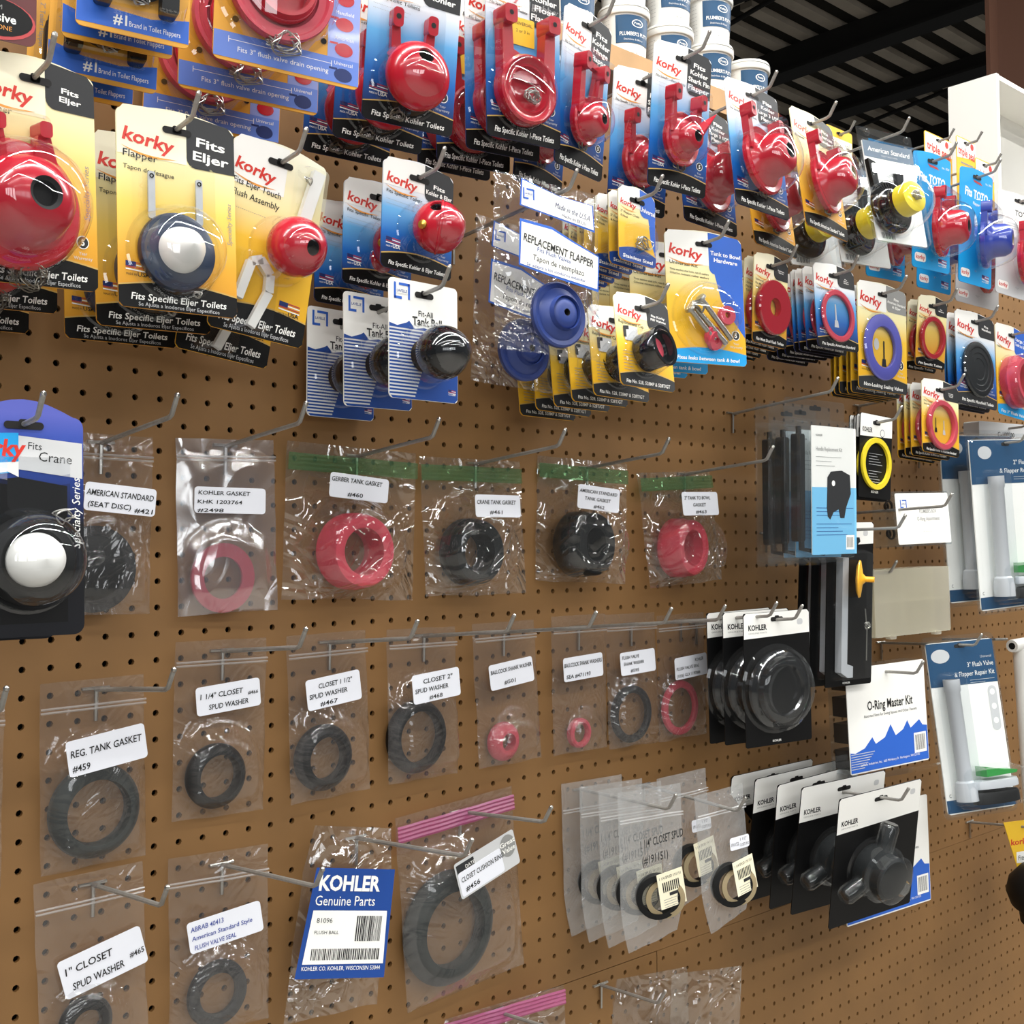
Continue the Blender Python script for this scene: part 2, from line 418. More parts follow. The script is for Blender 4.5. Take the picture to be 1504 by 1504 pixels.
class MB:
    def __init__(self):
        self.v, self.f, self.mi, self.mats = [], [], [], []
        self.L = 0

    def idx(self, m):
        if m not in self.mats:
            self.mats.append(m)
        return self.mats.index(m)

    def add(self, vs, fs, m, T=None):
        n = len(self.v)
        self.v += [tuple(T @ Vector(p)) for p in vs] if T is not None else [tuple(p) for p in vs]
        i = self.idx(m)
        for q in fs:
            self.f.append(tuple(n + k for k in q))
            self.mi.append(i)
        return self

    def poly(self, pts, y, m):
        return self.add([(a, y, b) for a, b in pts], [tuple(range(len(pts)))], m)

    def rect(self, x0, x1, z0, z1, y, m):
        return self.poly([(x0, z0), (x1, z0), (x1, z1), (x0, z1)], y, m)

    def slab(self, pts, y0, y1, m, T=None):
        n = len(pts)
        vs = [(a, y0, b) for a, b in pts] + [(a, y1, b) for a, b in pts]
        fs = [tuple(range(n)), tuple(range(2 * n - 1, n - 1, -1))]
        fs += [((k + 1) % n, k, n + k, n + (k + 1) % n) for k in range(n)]
        return self.add(vs, fs, m, T)

    def box(self, x0, x1, y0, y1, z0, z1, m, T=None):
        return self.slab([(x0, z0), (x1, z0), (x1, z1), (x0, z1)], y0, y1, m, T)

    def rbox(self, x0, x1, y0, y1, z0, z1, r, m, T=None):
        return self.slab(rrect(x0, x1, z0, z1, r), y0, y1, m, T)

    def lathe(self, prof, c, m, seg=40, ax=(0, -1, 0), sx=1.0, sz=1.0):
        """profile of (radius, height) turned about an axis that starts at c and points along ax"""
        a = Vector(ax).normalized()
        t = Vector((0, 0, 1)) if abs(a.z) < 0.9 else Vector((1, 0, 0))
        e1 = t.cross(a).normalized()
        e2 = a.cross(e1)
        C = Vector(c)
        vs, fs = [], []
        for r, h in prof:
            for k in range(seg):
                w = 2 * math.pi * k / seg
                vs.append(C + a * h + e1 * (r * math.cos(w) * sx) + e2 * (r * math.sin(w) * sz))
        for i in range(len(prof) - 1):
            for k in range(seg):
                k2 = (k + 1) % seg
                fs.append((i * seg + k, i * seg + k2, (i + 1) * seg + k2, (i + 1) * seg + k))
        if prof[0][0] > 1e-5 and prof[0] != prof[-1]:
            pass
        return self.add(vs, fs, m)

    def tube(self, path, r, m, seg=8, closed=False, cap=True):
        P = [Vector(p) for p in path]
        n = len(P)
        vs, fs = [], []
        up = Vector((0.137, 0.31, 0.94)).normalized()
        for i, p in enumerate(P):
            if closed:
                t = (P[(i + 1) % n] - P[i - 1])
            else:
                t = P[min(i + 1, n - 1)] - P[max(i - 1, 0)]
            t.normalize()
            e1 = t.cross(up)
            if e1.length < 1e-4:
                e1 = t.cross(Vector((1, 0, 0)))
            e1.normalize()
            e2 = t.cross(e1)
            for k in range(seg):
                w = 2 * math.pi * k / seg
                vs.append(p + e1 * (r * math.cos(w)) + e2 * (r * math.sin(w)))
        rng = n if closed else n - 1
        for i in range(rng):
            for k in range(seg):
                k2 = (k + 1) % seg
                j = (i + 1) % n
                fs.append((i * seg + k, j * seg + k, j * seg + k2, i * seg + k2))
        if cap and not closed:
            fs.append(tuple(range(seg)))
            fs.append(tuple(range((n - 1) * seg + seg - 1, (n - 1) * seg - 1, -1)))
        return self.add(vs, fs, m)

    def text(self, s, x, z, size, y, m, width=None, align='L', bold=0.0, shear=0.0, rot=0.0, jit=0.0, seed=0):
        """flat lettering on the face at depth y; x,z is the start (or middle) of the baseline"""
        if not s:
            return self
        vs, fs, a, b = text_geo(s, bold)
        k = size
        sx = (width / max(1e-6, (b - a) * k)) if width else 1.0
        rnd = random.Random(seed + len(s))
        w = (b - a) * k * sx
        off = {'L': 0, 'C': -w / 2, 'R': -w}[align]
        cr, sr = math.cos(R(rot)), math.sin(R(rot))
        pts = []
        for px, pz in vs:
            q = (px - a) * k * sx
            g = pz * k
            if jit:
                g += jit * size * math.sin(q / size * 2.3 + seed)
            q2 = q + off + shear * g
            pts.append((x + q2 * cr - g * sr, y, z + q2 * sr + g * cr))
        return self.add(pts, fs, m)

    def build(self, name, parent=None, loc=None, smooth=True, angle=38):
        me = bpy.data.meshes.new(name)
        me.from_pydata(self.v, [], self.f)
        for m in self.mats:
            me.materials.append(m)
        me.polygons.foreach_set('material_index', self.mi)
        if smooth:
            me.polygons.foreach_set('use_smooth', [True] * len(me.polygons))
            me.set_sharp_from_angle(angle=R(angle))
        me.update()
        o = bpy.data.objects.new(name, me)
        COL.objects.link(o)
        if parent is not None:
            o.parent = parent
        if loc is not None:
            o.location = loc
        return o


def rrect(x0, x1, z0, z1, r, n=4):
    pts = []
    for cx, cz, a0 in ((x1 - r, z0 + r, -90), (x1 - r, z1 - r, 0), (x0 + r, z1 - r, 90), (x0 + r, z0 + r, 180)):
        for k in range(n + 1):
            w = R(a0 + 90 * k / n)
            pts.append((cx + r * math.cos(w), cz + r * math.sin(w)))
    return pts


def tag(o, label=None, cat=None, group=None, kind=None):
    if label:
        o['label'] = label
    if cat:
        o['category'] = cat
    if group:
        o['group'] = group
    if kind:
        o['kind'] = kind
    return o


def thing(name, loc=(0, 0, 0), rot=(0, 0, 0)):
    o = bpy.data.objects.new(name, None)
    o.empty_display_size = 0.02
    COL.objects.link(o)
    o.rotation_mode = 'YXZ'
    o.location = loc
    o.rotation_euler = rot
    return o


def copy_tree(o, parent=None):
    c = o.copy()
    COL.objects.link(c)
    if parent is not None:
        c.parent = parent
    for ch in list(o.children):
        copy_tree(ch, c)
    return c


ORD = ['frontmost', 'second', 'third', 'fourth', 'fifth', 'sixth', 'seventh', 'eighth']


def place(root, n, label, cat, group, dup_label=None, skip=0):
    """hang the pack where it hangs, then copy it back along its hook"""
    x, z, yaw, pit, rol, w, h, d, st = POSES[n]
    root.location = (x, -d, z)
    root.rotation_mode = 'YXZ'
    root.rotation_euler = (R(pit), R(rol), R(yaw))
    rnd = random.Random(n)
    N = len(st) + 1
    if N == 1:
        tag(root, label, cat, group)
        return
    tag(root, label + (', front one of two' if N == 2 else ', frontmost of its stack'), cat, group)
    for i, (dy, dz) in enumerate(st):
        c = copy_tree(root)
        c.location = (x + rnd.uniform(-.001, .001), -d - dy / 1000, z + dz / 1000)
        c.rotation_euler = (R(pit), R(rol + rnd.uniform(-1, 1)), R(yaw + rnd.uniform(-1.5, 1.5)))
        if i == N - 2:
            s = ', rear one of two' if N == 2 else ', rearmost of its stack'
        else:
            s = ', %s in its stack' % ORD[i + 1]
        tag(c, (dup_label or label) + s, cat, group)

# ---------------------------------------------------------------- the setting: pegboard wall, ledge, ceiling
PITCH = 0.0254
HARD = mat('hardboard', '825e34', 0.62, noise_amt=0.10, noise_scale=9, bump=0.04)
CAVITY_SHADE = mat('cavity_shade_paint', '140d08', 0.9)  # near-black colour paints in the shade behind the drilled holes


def pegboard(name, j0, j1, k0, k1, ox, oz):
    """hardboard sheet with drilled holes: cells j0..j1 by k0..k1 about (ox, oz)"""
    vs, fs, index = [], [], {}
    r, t, s = 0.0032, 0.005, PITCH
    dirs = [(1, 0), (1, 1), (0, 1), (-1, 1), (-1, 0), (-1, -1), (0, -1), (1, -1)]

    def vid(p):
        k = (round(p[0] * 1e4), round(p[1] * 1e4), round(p[2] * 1e4))
        if k not in index:
            index[k] = len(vs)
            vs.append(p)
        return index[k]
    for j in range(j0, j1 + 1):
        for k in range(k0, k1 + 1):
            cx, cz = ox + j * s, oz - k * s
            O = [vid((cx + a * s / 2, 0, cz + b * s / 2)) for a, b in dirs]
            H, B = [], []
            for a, b in dirs:
                n = math.hypot(a, b)
                H.append(len(vs))
                vs.append((cx + a / n * r, 0, cz + b / n * r))
            for a, b in dirs:
                n = math.hypot(a, b)
                B.append(len(vs))
                vs.append((cx + a / n * r, t, cz + b / n * r))
            for q in range(8):
                w = (q + 1) % 8
                fs.append((O[q], O[w], H[w], H[q]))
                fs.append((H[q], H[w], B[w], B[q]))
    b = MB()
    b.add(vs, fs, HARD)
    x0, x1 = ox + (j0 - .5) * s, ox + (j1 + .5) * s
    z0, z1 = oz - (k1 + .5) * s, oz - (k0 - .5) * s
    for q in ([(x0, 0, z0), (x1, 0, z0), (x1, t, z0), (x0, t, z0)], [(x0, 0, z1), (x1, 0, z1), (x1, t, z1), (x0, t, z1)]):
        b.add(q, [(0, 1, 2, 3)], HARD)
    return tag(b.build(name, smooth=False), kind='structure')


pegboard('wall_back', -5, 94, -17, 28, 0, 0)
pegboard('wall_lower', -5, 33, 0, 19, 0.0035, -0.7376)
pegboard('wall_lower.001', 0, 61, 0, 19, 0.8682, -0.7372)
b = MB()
b.box(-0.15, 2.42, 0.03, 0.04, -1.25, 0.44, CAVITY_SHADE)  # sheet added to keep the peg holes dark
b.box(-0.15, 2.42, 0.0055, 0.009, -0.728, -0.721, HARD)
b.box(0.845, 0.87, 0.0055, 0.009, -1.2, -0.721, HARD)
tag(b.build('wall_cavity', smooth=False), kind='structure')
b = MB()
b.box(-0.3, 1.475, 0.215, 0.42, 0.612, 0.655, mat('ledge_wood', 'b78e5e', 0.6, noise_amt=.1, noise_scale=14))
tag(b.build('trim_1', smooth=False), kind='structure')
b = MB()
b.box(-6, 12, -9, 8, -1.72, -1.67, mat('store_floor', '8d8a84', 0.5, noise_amt=.06, noise_scale=3))
tag(b.build('floor', smooth=False), kind='structure')

# roof deck seen beyond the board: dark flutes with paler insulation strips, beams across
DECK = mat('dark_deck', '17150f', 0.9)
STRIP = mat('deck_strip', 'b0a698', 0.9, noise_amt=.12, noise_scale=6)
STEEL = mat('dark_steel', '0e0c0a', 0.8)
b = MB()
b.box(-2, 40, 1.0, 30, 3.14, 3.2, DECK)
for k in range(120):
    y = 1.2 + 0.213 * k
    x = -2.0
    while x < 34:
        b.box(x + .02, x + 1.0, y, y + .085, 3.1, 3.139, STRIP)
        x += 1.05
tag(b.build('ceiling', smooth=False), kind='structure')
for k in range(12):
    x = 3.92 + 1.05 * k
    b = MB()
    zz = 3.0 if k % 2 else 2.93
    b.box(x, x + .06, 1.0, 30, zz, 3.099, STEEL)
    b.box(x - .05, x + .11, 1.0, 30, zz - .02, zz, STEEL)
    tag(b.build('beam', smooth=False), kind='structure')
for k in range(5):
    b = MB()
    b.tube([(5 + 2.1 * k, 1.5, 3.05), (6.6 + 2.1 * k, 9, 3.05)], .015, STEEL)
    b.tube([(6.5 + 2.1 * k, 1.5, 3.05), (5.2 + 2.1 * k, 9, 3.05)], .015, STEEL)
    tag(b.build('beam_brace'), kind='structure')
b = MB()
b.box(-10, 45, 30, 30.1, -1.7, 3.2, mat('far_wall', '1c1a17', 0.9))
tag(b.build('wall_far', smooth=False), kind='structure')
b = MB()
BRN = mat('brown_paint', '5a3c2e', 0.5)
b.box(3.52, 3.54, 0.46, 0.74, -1.67, 3.1, BRN)
b.box(3.46, 3.60, 0.735, 0.75, -1.67, 3.1, BRN)
b.box(3.46, 3.60, 0.45, 0.465, -1.67, 3.1, BRN)
tag(b.build('column', smooth=False), kind='structure')
b = MB()
HW = mat('header_white', 'f1efe8', 0.5)
b.box(2.0, 2.012, 0.034, 0.142, 0.445, 0.822, HW)
b.box(2.012, 2.45, 0.036, 0.142, 0.812, 0.822, HW)
b.box(2.012, 2.45, 0.130, 0.142, 0.445, 0.812, HW)
b.box(2.012, 2.45, 0.036, 0.130, 0.445, 0.457, HW)
o = b.build('header_box', smooth=False)
tag(o, 'white open-fronted sheet metal box standing on the board ledge', 'box')
b = MB()
b.lathe([(0, 0), (.012, 0), (.014, .006), (.014, .012), (.020, .014), (.021, .024), (.015, .032), (0, .033)], (2.03, 0.06, 0.457), M['black'], ax=(0, 0, 1))
tag(b.build('black_knob'), 'small black ribbed knob standing inside the white header box', 'knob')


# ---------------------------------------------------------------- peg hooks
def hook(x, z, length, label, rise=0.09, tip=(0.011, 0.017), col='hook', group='wire hooks on the pegboard'):
    y1 = -length
    ze = z + rise * length
    root = MB()
    root.tube([(x, -.003, z), (x, -length * .5, z + rise * length * .5), (x, y1 + .004, ze - .0005), (x, y1 - .001, ze + .0015), (x, y1 - tip[0], ze + tip[1])], .0022, M[col])
    root.lathe([(0, -.0028), (.0018, -.002), (.0026, 0), (.0018, .002), (0, .0028)], (x, y1 - tip[0], ze + tip[1]), M['steel'], seg=10, ax=(0, -.5, .87))
    o = root.build('peg_hook')
    tag(o, label, 'hook', group)
    w = MB()
    w.tube([(x - .0127, .004, z + .001), (x - .0127, -.002, z + .001), (x + .0127, -.002, z + .001), (x + .0127, .004, z + .001)], .0016, M['steel'], seg=6)
    w.tube([(x, -.003, z), (x, -.0025, z - .029)], .0019, M['steel'], seg=6)
    w.build('mounting_wire', o)
    return o


def card_hook(n, what, extra=.03, rise=0.09, drop=.013, **kw):
    x, z, yaw, pit, rol, w, h, d, st = POSES[n]
    zs = z - drop + .002
    return hook(x, zs - rise * d, d + extra, what, rise, **kw)


for (x, z, ln, what) in HOOKS:
    hook(x, z, ln, what)


# ---------------------------------------------------------------- tubs of putty on the ledge
TS = 1.14


def tub(x, y, z, label, s=1.0):
    r = thing('putty_tub', (x, y, z), (0, 0, R(-18)))
    r.scale = (TS, TS, TS)
    b = MB()
    W = M['whiteplas']
    b.lathe([(0, 0), (.031 * s, 0), (.033 * s, .002), (.0365 * s, .074), (0, .074)], (0, 0, 0), W, seg=48, ax=(0, 0, 1))
    b.build('tub', r)
    b = MB()
    b.lathe([(0.03 * s, .071), (.0395 * s, .071), (.0405 * s, .073), (.0405 * s, .079), (.039 * s, .0805), (.0405 * s, .082), (.039 * s, .086), (.035 * s, .087), (.034 * s, .085), (0, .085)], (0, 0, 0), W, seg=48, ax=(0, 0, 1))
    b.build('lid', r)

    def wrap(x, z):   # print wrapped round the tub
        rr = (.0333 + .0035 * (z - .002) / .072) * s + .0003
        a = x / .035
        return (rr * math.sin(a), -rr * math.cos(a), z)

    def curved(pts_fn):
        return pts_fn
    b = MB()
    n = 20
    vs, fs = [], []
    for k in range(n + 1):
        xx = -.030 + .060 * k / n
        vs += [wrap(xx, .026), wrap(xx, .068)]
    fs = [(2 * k, 2 * k + 2, 2 * k + 3, 2 * k + 1) for k in range(n)]
    b.add(vs, fs, M['teal'])

    def lettering(s_, x0, z0, size, width, m):
        v2, f2, a, c = text_geo(s_, .012)
        k = width / (c - a)
        out = []
        for px, pz in v2:
            q = wrap(x0 + (px - a) * k, z0 + pz * size)
            out.append((q[0] * 1.006, q[1] * 1.006, q[2]))
        b.add(out, f2, m)
    lettering("PLUMBER'S PUTTY", -.024, .037, .008, .052, M['white'])
    lettering("Stainless & More", -.018, .030, .004, .032, M['lightgrey'])
    lettering("NET WT 14 OZ", -.006, .010, .004, .022, M['grey'])
    for k in range(9):
        lettering("- --- -- ---- --", -.062, .062 - .006 * k, .004, .022, M['grey'])
    vs, fs = [], []
    for k in range(24):
        a = 2 * math.pi * k / 24
        for rr in (1.0, .82):
            q = wrap(.004 + .010 * rr * math.cos(a), .056 + .006 * rr * math.sin(a))
            vs.append((q[0] * 1.006, q[1] * 1.006, q[2]))
    fs = [(2 * k, 2 * ((k + 1) % 24), 2 * ((k + 1) % 24) + 1, 2 * k + 1) for k in range(24)]
    b.add(vs, fs, M['white'])
    lettering("Putty", -.002, .0545, .005, .012, M['white'])
    b.build('printed_label', r)
    tag(r, label, 'tub', "white putty tubs stacked on the ledge")


for k, (x, y, hgt, who) in enumerate(TUBS):
    for q in range(hgt):
        lev = '' if hgt == 1 else ['lowest of three ', 'middle of three ', 'topmost of three '][q]
        tub(x, y, .655 + .0872 * TS * q, 'white putty tub ' + lev + who)

# ---------------------------------------------------------------- carded packs
def slot(b, y, z=-.013, w=.026, h=.006):  # hang slot drawn as flat dark patches, its shade painted on the card
    b.poly(rrect(-w / 2, w / 2, z - h / 2, z + h / 2, h * .49), y, M['hole'])
    b.poly(rrect(-.004, .004, z - .002, z + h * .8, .002), y, M['hole'])


def card_outline(w, h, arch=.006, r=.006):
    pts = rrect(-w / 2, w / 2, -h, -r * .2, r)
    out = []
    for x, z in pts:
        out.append((x, z))
    # swell the top edge
    top = [(x, z) for x, z in pts if z > -r * 1.5]
    low = [(x, z) for x, z in pts if z <= -r * 1.5]
    k = max(range(len(pts)), key=lambda i: (pts[i][1], pts[i][0]))
    res = []
    for i, (x, z) in enumerate(pts):
        res.append((x, z))
        if i == k:
            for q in range(1, 8):
                u = q / 8
                xx = x + (-w / 2 + r - x) * u
                res.append((xx, z + arch * math.sin(math.pi * u)))
    return res


def flag_print(b, x, z, s, y, usa='white'):
    for k in range(4):
        b.poly([(x + (0 if k > 1 else .0) * s, z + (.10 - .10 * k) * s), (x + s, z + (.02 - .10 * k) * s), (x + s, z + (.07 - .10 * k) * s), (x, z + (.15 - .10 * k) * s)], y, M['flagred'] if k % 2 == 0 else M['white'])
    b.poly([(x, z - .05 * s), (x + .42 * s, z - .08 * s), (x + .42 * s, z + .12 * s), (x, z + .15 * s)], y - .0001, M['navy'])
    b.text('MADE IN', x + .02 * s, z - .42 * s, .13 * s, y, M[usa], width=.42 * s)
    b.text('USA', x + .48 * s, z - .44 * s, .26 * s, y, M[usa], width=.5 * s, bold=.02)


def five(b, x, z, s, y):
    b.poly([(x + s * math.cos(a / 20 * 6.2832), z + s * math.sin(a / 20 * 6.2832)) for a in range(20)], y, M['white'])
    b.poly([(x + .86 * s * math.cos(a / 20 * 6.2832), z + .86 * s * math.sin(a / 20 * 6.2832)) for a in range(20)], y - .0001, M['tag'])
    b.text('5', x, z - .45 * s, 1.25 * s, y - .0002, M['white'], align='C', bold=.03)
    b.text('Year', x, z - 1.9 * s, .7 * s, y, M['lightgrey'], align='C')
    b.text('Warranty', x, z - 2.6 * s, .7 * s, y, M['lightgrey'], align='C', width=3 * s)


def micro(b, x0, x1, z, n, dz, y, m='grey', th=.0006):
    for k in range(n):
        b.rect(x0, x0 + (x1 - x0) * (1 - .13 * ((k * 7) % 4)), z - k * dz - th, z - k * dz, y, M[m])


def logo(b, x, z, w, y, rot=-7):
    b.text('korky', x, z, w * .37, y, M['logo'], width=w, bold=.026, shear=.12, rot=rot)
    c, s = math.cos(R(rot)), math.sin(R(rot))
    top, bot = [], []
    for k in range(11):
        u = k / 10
        a = x - .02 * w + u * w * 1.12
        q = z - .12 * w - .05 * w * math.sin(math.pi * (u * 1.15))
        dx, dz = a - x, q - z
        top.append((x + dx * c - dz * s, z + dx * s + dz * c))
        dz -= .045 * w * math.sin(math.pi * u)
        bot.append((x + dx * c - dz * s, z + dx * s + dz * c))
    b.poly(bot + top[::-1], y, M['orange'])


def korky(root, w, h, theme='yel', tagl=(), sub=(), strip=(), tagc='tag', tagh=.23, tagx=.08, flag=True, yr=True, logow=.42, striph=.105, stripc='black', deco=None, name='backing_card', whitehead=True):
    b = MB()
    base = {'yel': YEL, 'yel2': YEL2, 'blu': BLU}[theme]
    g = grad('blend_' + theme, base, h)
    ol = card_outline(w, h)
    b.slab(ol, -.0006, .0006, g)
    b.poly([(x * .999, z) for x, z in ol], .0008, M['lightgrey'])
    y = -.0008
    if whitehead:
        b.poly([(-w / 2 + .0004, -.24 * h), (tagx * w, -.24 * h), (tagx * w, .0035)] + [(-w / 2 + .006 + (tagx * w + w / 2 - .006) * (1 - k / 6), -.001 + .004 * math.sin(math.pi * (.2 + .45 * (1 - k / 6)))) for k in range(7)] + [(-w / 2 + .0004, -.006)], y, M['cream' if theme == 'yel' else 'white'])
    # tag block with a rounded lower corner
    x0, x1 = tagx * w, w / 2
    z1 = -tagh * h
    pts = [(x0, 0.0035), (x0, z1 + .008)] + [(x0 + .008 - .008 * math.cos(R(a)), z1 + .008 - .008 * math.sin(R(a))) for a in (20, 45, 70, 90)] + [(x1, z1), (x1, -.007), (x1 - .006, -.0005)]
    if tagl:
        b.poly(pts, y - .0001, M[tagc])
        nl = len(tagl)
        sz = min(.0140 * w / .1, (tagh * h - .0205) / nl * 1.02)
        for k, s in enumerate(tagl):
            b.text(s, (x0 + x1) / 2, z1 + .007 + (nl - 1 - k) * sz * 1.12, sz, y - .0002, M['white'], align='C', bold=.022, rot=-3, width=min(.9 * (x1 - x0), .60 * sz * len(s)))
    logo(b, -w / 2 + .045 * w, -.095 * h - .012, logow * w, y - .0002)
    z = -.13 * h - .020
    for k, (s, sz, c) in enumerate(sub):
        b.text(s, -w / 2 + .05 * w, z, sz, y - .0002, M[c], rot=-3, bold=.006, width=min(.5 * w, .5 * sz * len(s)))
        z -= sz * 1.25
    if strip:
        zt = -h + striph * h
        pts = [(-w / 2 + .004, -h + .0003), (w / 2 - .004, -h + .0003), (w / 2 - .0003, -h + .004)] + [(w / 2 - w * k / 8, zt + (.006 * math.sin(math.pi * k / 8) if k not in (0, 8) else 0)) for k in range(9)] + [(-w / 2 + .0003, -h + .004)]
        b.poly(pts, y - .0001, M[stripc])
        b.poly([(w / 2 - w * k / 8, zt + .006 * math.sin(math.pi * k / 8)) for k in range(9)] + [(w / 2 - w * k / 8, zt + .0012 + .006 * math.sin(math.pi * k / 8)) for k in range(8, -1, -1)], y - .0002, M['gold'])
        b.text(strip[0], 0, -h + striph * h * (.40 if len(strip) > 1 else .3), striph * h * .45, y - .0003, M['white'], align='C', bold=.016, shear=.15, width=.8 * w)
        if len(strip) > 1:
            b.text(strip[1], 0, -h + striph * h * .12, striph * h * .26, y - .0003, M['lightgrey'], align='C', width=.68 * w)
    if flag:
        flag_print(b, -w / 2 + .06 * w, -h + striph * h + .17 * w, .2 * w, y - .0002, 'white' if theme == 'blu' else 'ink')
    if yr:
        five(b, w / 2 - .13 * w, -h + striph * h + .21 * w, .055 * w, y - .0002)
    if deco:
        deco(b, y - .0003)
    slot(b, y - .0006)
    return b.build(name, root)


def tray(b, x0, x1, z0, z1, depth, m, inset=.004, r=.006, y=-.0012):
    """vacuum-formed tray: sloping rim and flat front"""
    n = 4
    a = rrect(x0, x1, z0, z1, r, n)
    c = rrect(x0 + inset, x1 - inset, z0 + inset, z1 - inset, max(.001, r - inset * .3), n)
    k = len(a)
    vs = [(p, y, q) for p, q in a] + [(p, y - depth, q) for p, q in c]
    fs = [(i, (i + 1) % k, k + (i + 1) % k, k + i) for i in range(k)] + [tuple(range(k, 2 * k))]
    b.add(vs, fs, m)


def dome(b, cx, cz, r, depth, m, y=-.0012, flat=0.35, seg=36):
    prof = [(r * 1.06, 0), (r, .001)]
    for k in range(1, 9):
        a = math.pi / 2 * k / 8
        prof.append((max(r * flat * (1 - k / 8), r * (flat + (1 - flat) * math.cos(a)) if k < 8 else 0), .001 + depth * math.sin(a)))
    b.lathe(prof, (cx, y, cz), m, seg=seg)


def chain(b, cx, cy, cz, s, n, seed, m='chain', r=.0007):
    rnd = random.Random(seed)
    P = []
    a = 0
    for k in range(n):
        a += rnd.uniform(.5, 1.3)
        q = s * (.35 + .65 * rnd.random())
        P.append((cx + q * math.cos(a), cy + rnd.uniform(-.3, .3) * s, cz + .8 * q * math.sin(a)))
    out = []
    for i in range(len(P) - 1):
        p0, p1 = Vector(P[max(i - 1, 0)]), Vector(P[i])
        p2, p3 = Vector(P[i + 1]), Vector(P[min(i + 2, len(P) - 1)])
        for t in (0, .33, .66):
            out.append(.5 * ((2 * p1) + (p2 - p0) * t + (2 * p0 - 5 * p1 + 4 * p2 - p3) * t * t + (3 * p1 - p0 - 3 * p2 + p3) * t ** 3))
    b.tube(out, r, M[m], seg=5)


def ball(b, c, r, ax, hole, m):
    """hollow rubber ball with a round opening that faces along ax"""
    prof = [(0, -r)] + [(r * math.sin(R(t)), -r * math.cos(R(t))) for t in range(9, 180 - int(math.degrees(math.asin(hole))), 9)]
    t = math.asin(hole)
    prof += [(r * hole, r * math.cos(t)), (r * hole * .92, r * math.cos(t) - .002)]
    b.lathe(prof, c, m, ax=ax)
    b.lathe([(r * hole * .92, r * math.cos(t) - .002), (r * hole * .9, r * .35), (0, r * .35)], c, M['hole'], ax=ax)


def arms(b, cx, cz, dx, z1, y0, m, wid=.010, dep=.010, lug=.017):
    """two straps running up from the seat to pierced ears"""
    for s in (-1, 1):
        x = cx + s * dx
        xb = cx + s * dx * .92
        T = None
        b.slab([(xb - wid * .6, cz), (xb + wid * .6, cz), (x + wid / 2, z1 - .012), (x + wid / 2, z1), (x - wid / 2, z1), (x - wid / 2, z1 - .012)], y0 - dep, y0, m)
        b.rbox(x - wid * .62, x + wid * .62, y0 - lug, y0, z1 - .016, z1 + .003, .004, m)
        b.lathe([(0, 0), (.0028, 0)], (x, y0 - lug - .0004, z1 - .006), M['hole'], seg=12)  # ear hole is a flat disc in painted shade


def flapper_body(b, cx, cz, rad, m, y0=-.006, bulb=.62, depth=.034, hole=.2, cap=None):
    r = rad
    b.lathe([(0, -.004), (r * .96, -.004), (r, -.002), (r, .003), (r * .94, .005), (r * .80, .004), (r * .76, .006),
             (r * bulb * 1.08, .010), (r * bulb, .016), (r * bulb * .97, depth * .72), (r * bulb * .80, depth * .92), (r * bulb * .55, depth), (r * hole * 1.1, depth)], (cx, y0, cz), m, seg=48)
    b.lathe([(r * hole * 1.1, depth), (r * hole, depth - .001), (r * hole * .9, depth - .008), (0, depth - .008)], (cx, y0, cz), M['hole'] if cap is None else M[cap], seg=24)


def turned(b, i0, cx, y, deg):
    """turn what was added since vertex i0 about the upright line through (cx, y)"""
    c, s = math.cos(R(deg)), math.sin(R(deg))
    for i in range(i0, len(b.v)):
        px, py, pz = b.v[i]
        dx, dy = px - cx, py - y
        b.v[i] = (cx + dx * c - dy * s, y + dx * s + dy * c, pz)


def flapper_pack(n, theme, tagl, sub, strip, lab, group, cat='flapper pack', m='red', rad=.036, cz=-.115, cx=-0.005, z1=-.058, hinge=False, fin=False, bulb=.62, depth=.034, hole=.2, cap=None, chained=True, hk=None, yr=True, dup=None, turn=11, **kw):
    x, z, yaw, pit, rol, w, h, d, st = POSES[n]
    root = thing('flapper_pack')
    korky(root, w, h, theme, tagl, sub, strip, yr=yr, **kw)
    b = MB()
    flapper_body(b, cx, cz, rad, M[m], bulb=bulb, depth=depth, hole=hole, cap=cap)
    dx = rad * .78
    arms(b, cx, cz + rad * .1, dx, z1, -.003, M[m])
    if hinge:
        b.rbox(cx - dx - .005, cx + dx + .005, -.010, -.004, z1 - .004, z1 + .003, .003, M[m])
        b.slab([(cx - dx, z1 - .004), (cx - dx * .8, z1 - .004), (cx - .004, cz + rad * .3), (cx - dx * .9, cz)], -.008, -.003, M[m])
        b.slab([(cx + dx, z1 - .004), (cx + dx * .9, cz), (cx + .004, cz + rad * .3), (cx + dx * .8, z1 - .004)], -.008, -.003, M[m])
    if fin:
        b.add([(cx + .004, -.012, cz + .012), (cx + .004, -.034, cz + .002), (cx + .030, -.036, cz + .034), (cx + .010, -.012, cz + .012), (cx + .010, -.032, cz + .002)], [(0, 1, 2), (3, 2, 4), (0, 2, 3), (1, 4, 2), (0, 3, 4, 1)], M[m])
    if turn:
        turned(b, 0, cx, -.012, turn)
        b.v = [(px, py - rad * math.sin(R(turn)) * .72, pz) for px, py, pz in b.v]
    f = b.build('flapper', root)
    if chained:
        b = MB()
        chain(b, cx - rad * .1, -.012, cz - rad * 1.02, .009, 22, n)
        b.build('chain', f)
    b = MB()
    dome(b, cx, cz, rad * 1.06, depth + .009, M['clear'], flat=.45)
    tray(b, cx - dx - .014, cx + dx + .014, cz + rad * .35, z1 + .010, .022, M['clear'])
    if turn:
        turned(b, 0, cx, -.012, turn * .7)
        b.v = [(px, py - rad * math.sin(R(turn)) * .72 if py < -.006 else py, pz) for px, py, pz in b.v]
    b.build('blister', root)
    place(root, n, lab, cat, group, dup)
    card_hook(n, hk or ('bent wire hook carrying the ' + group))
    return root


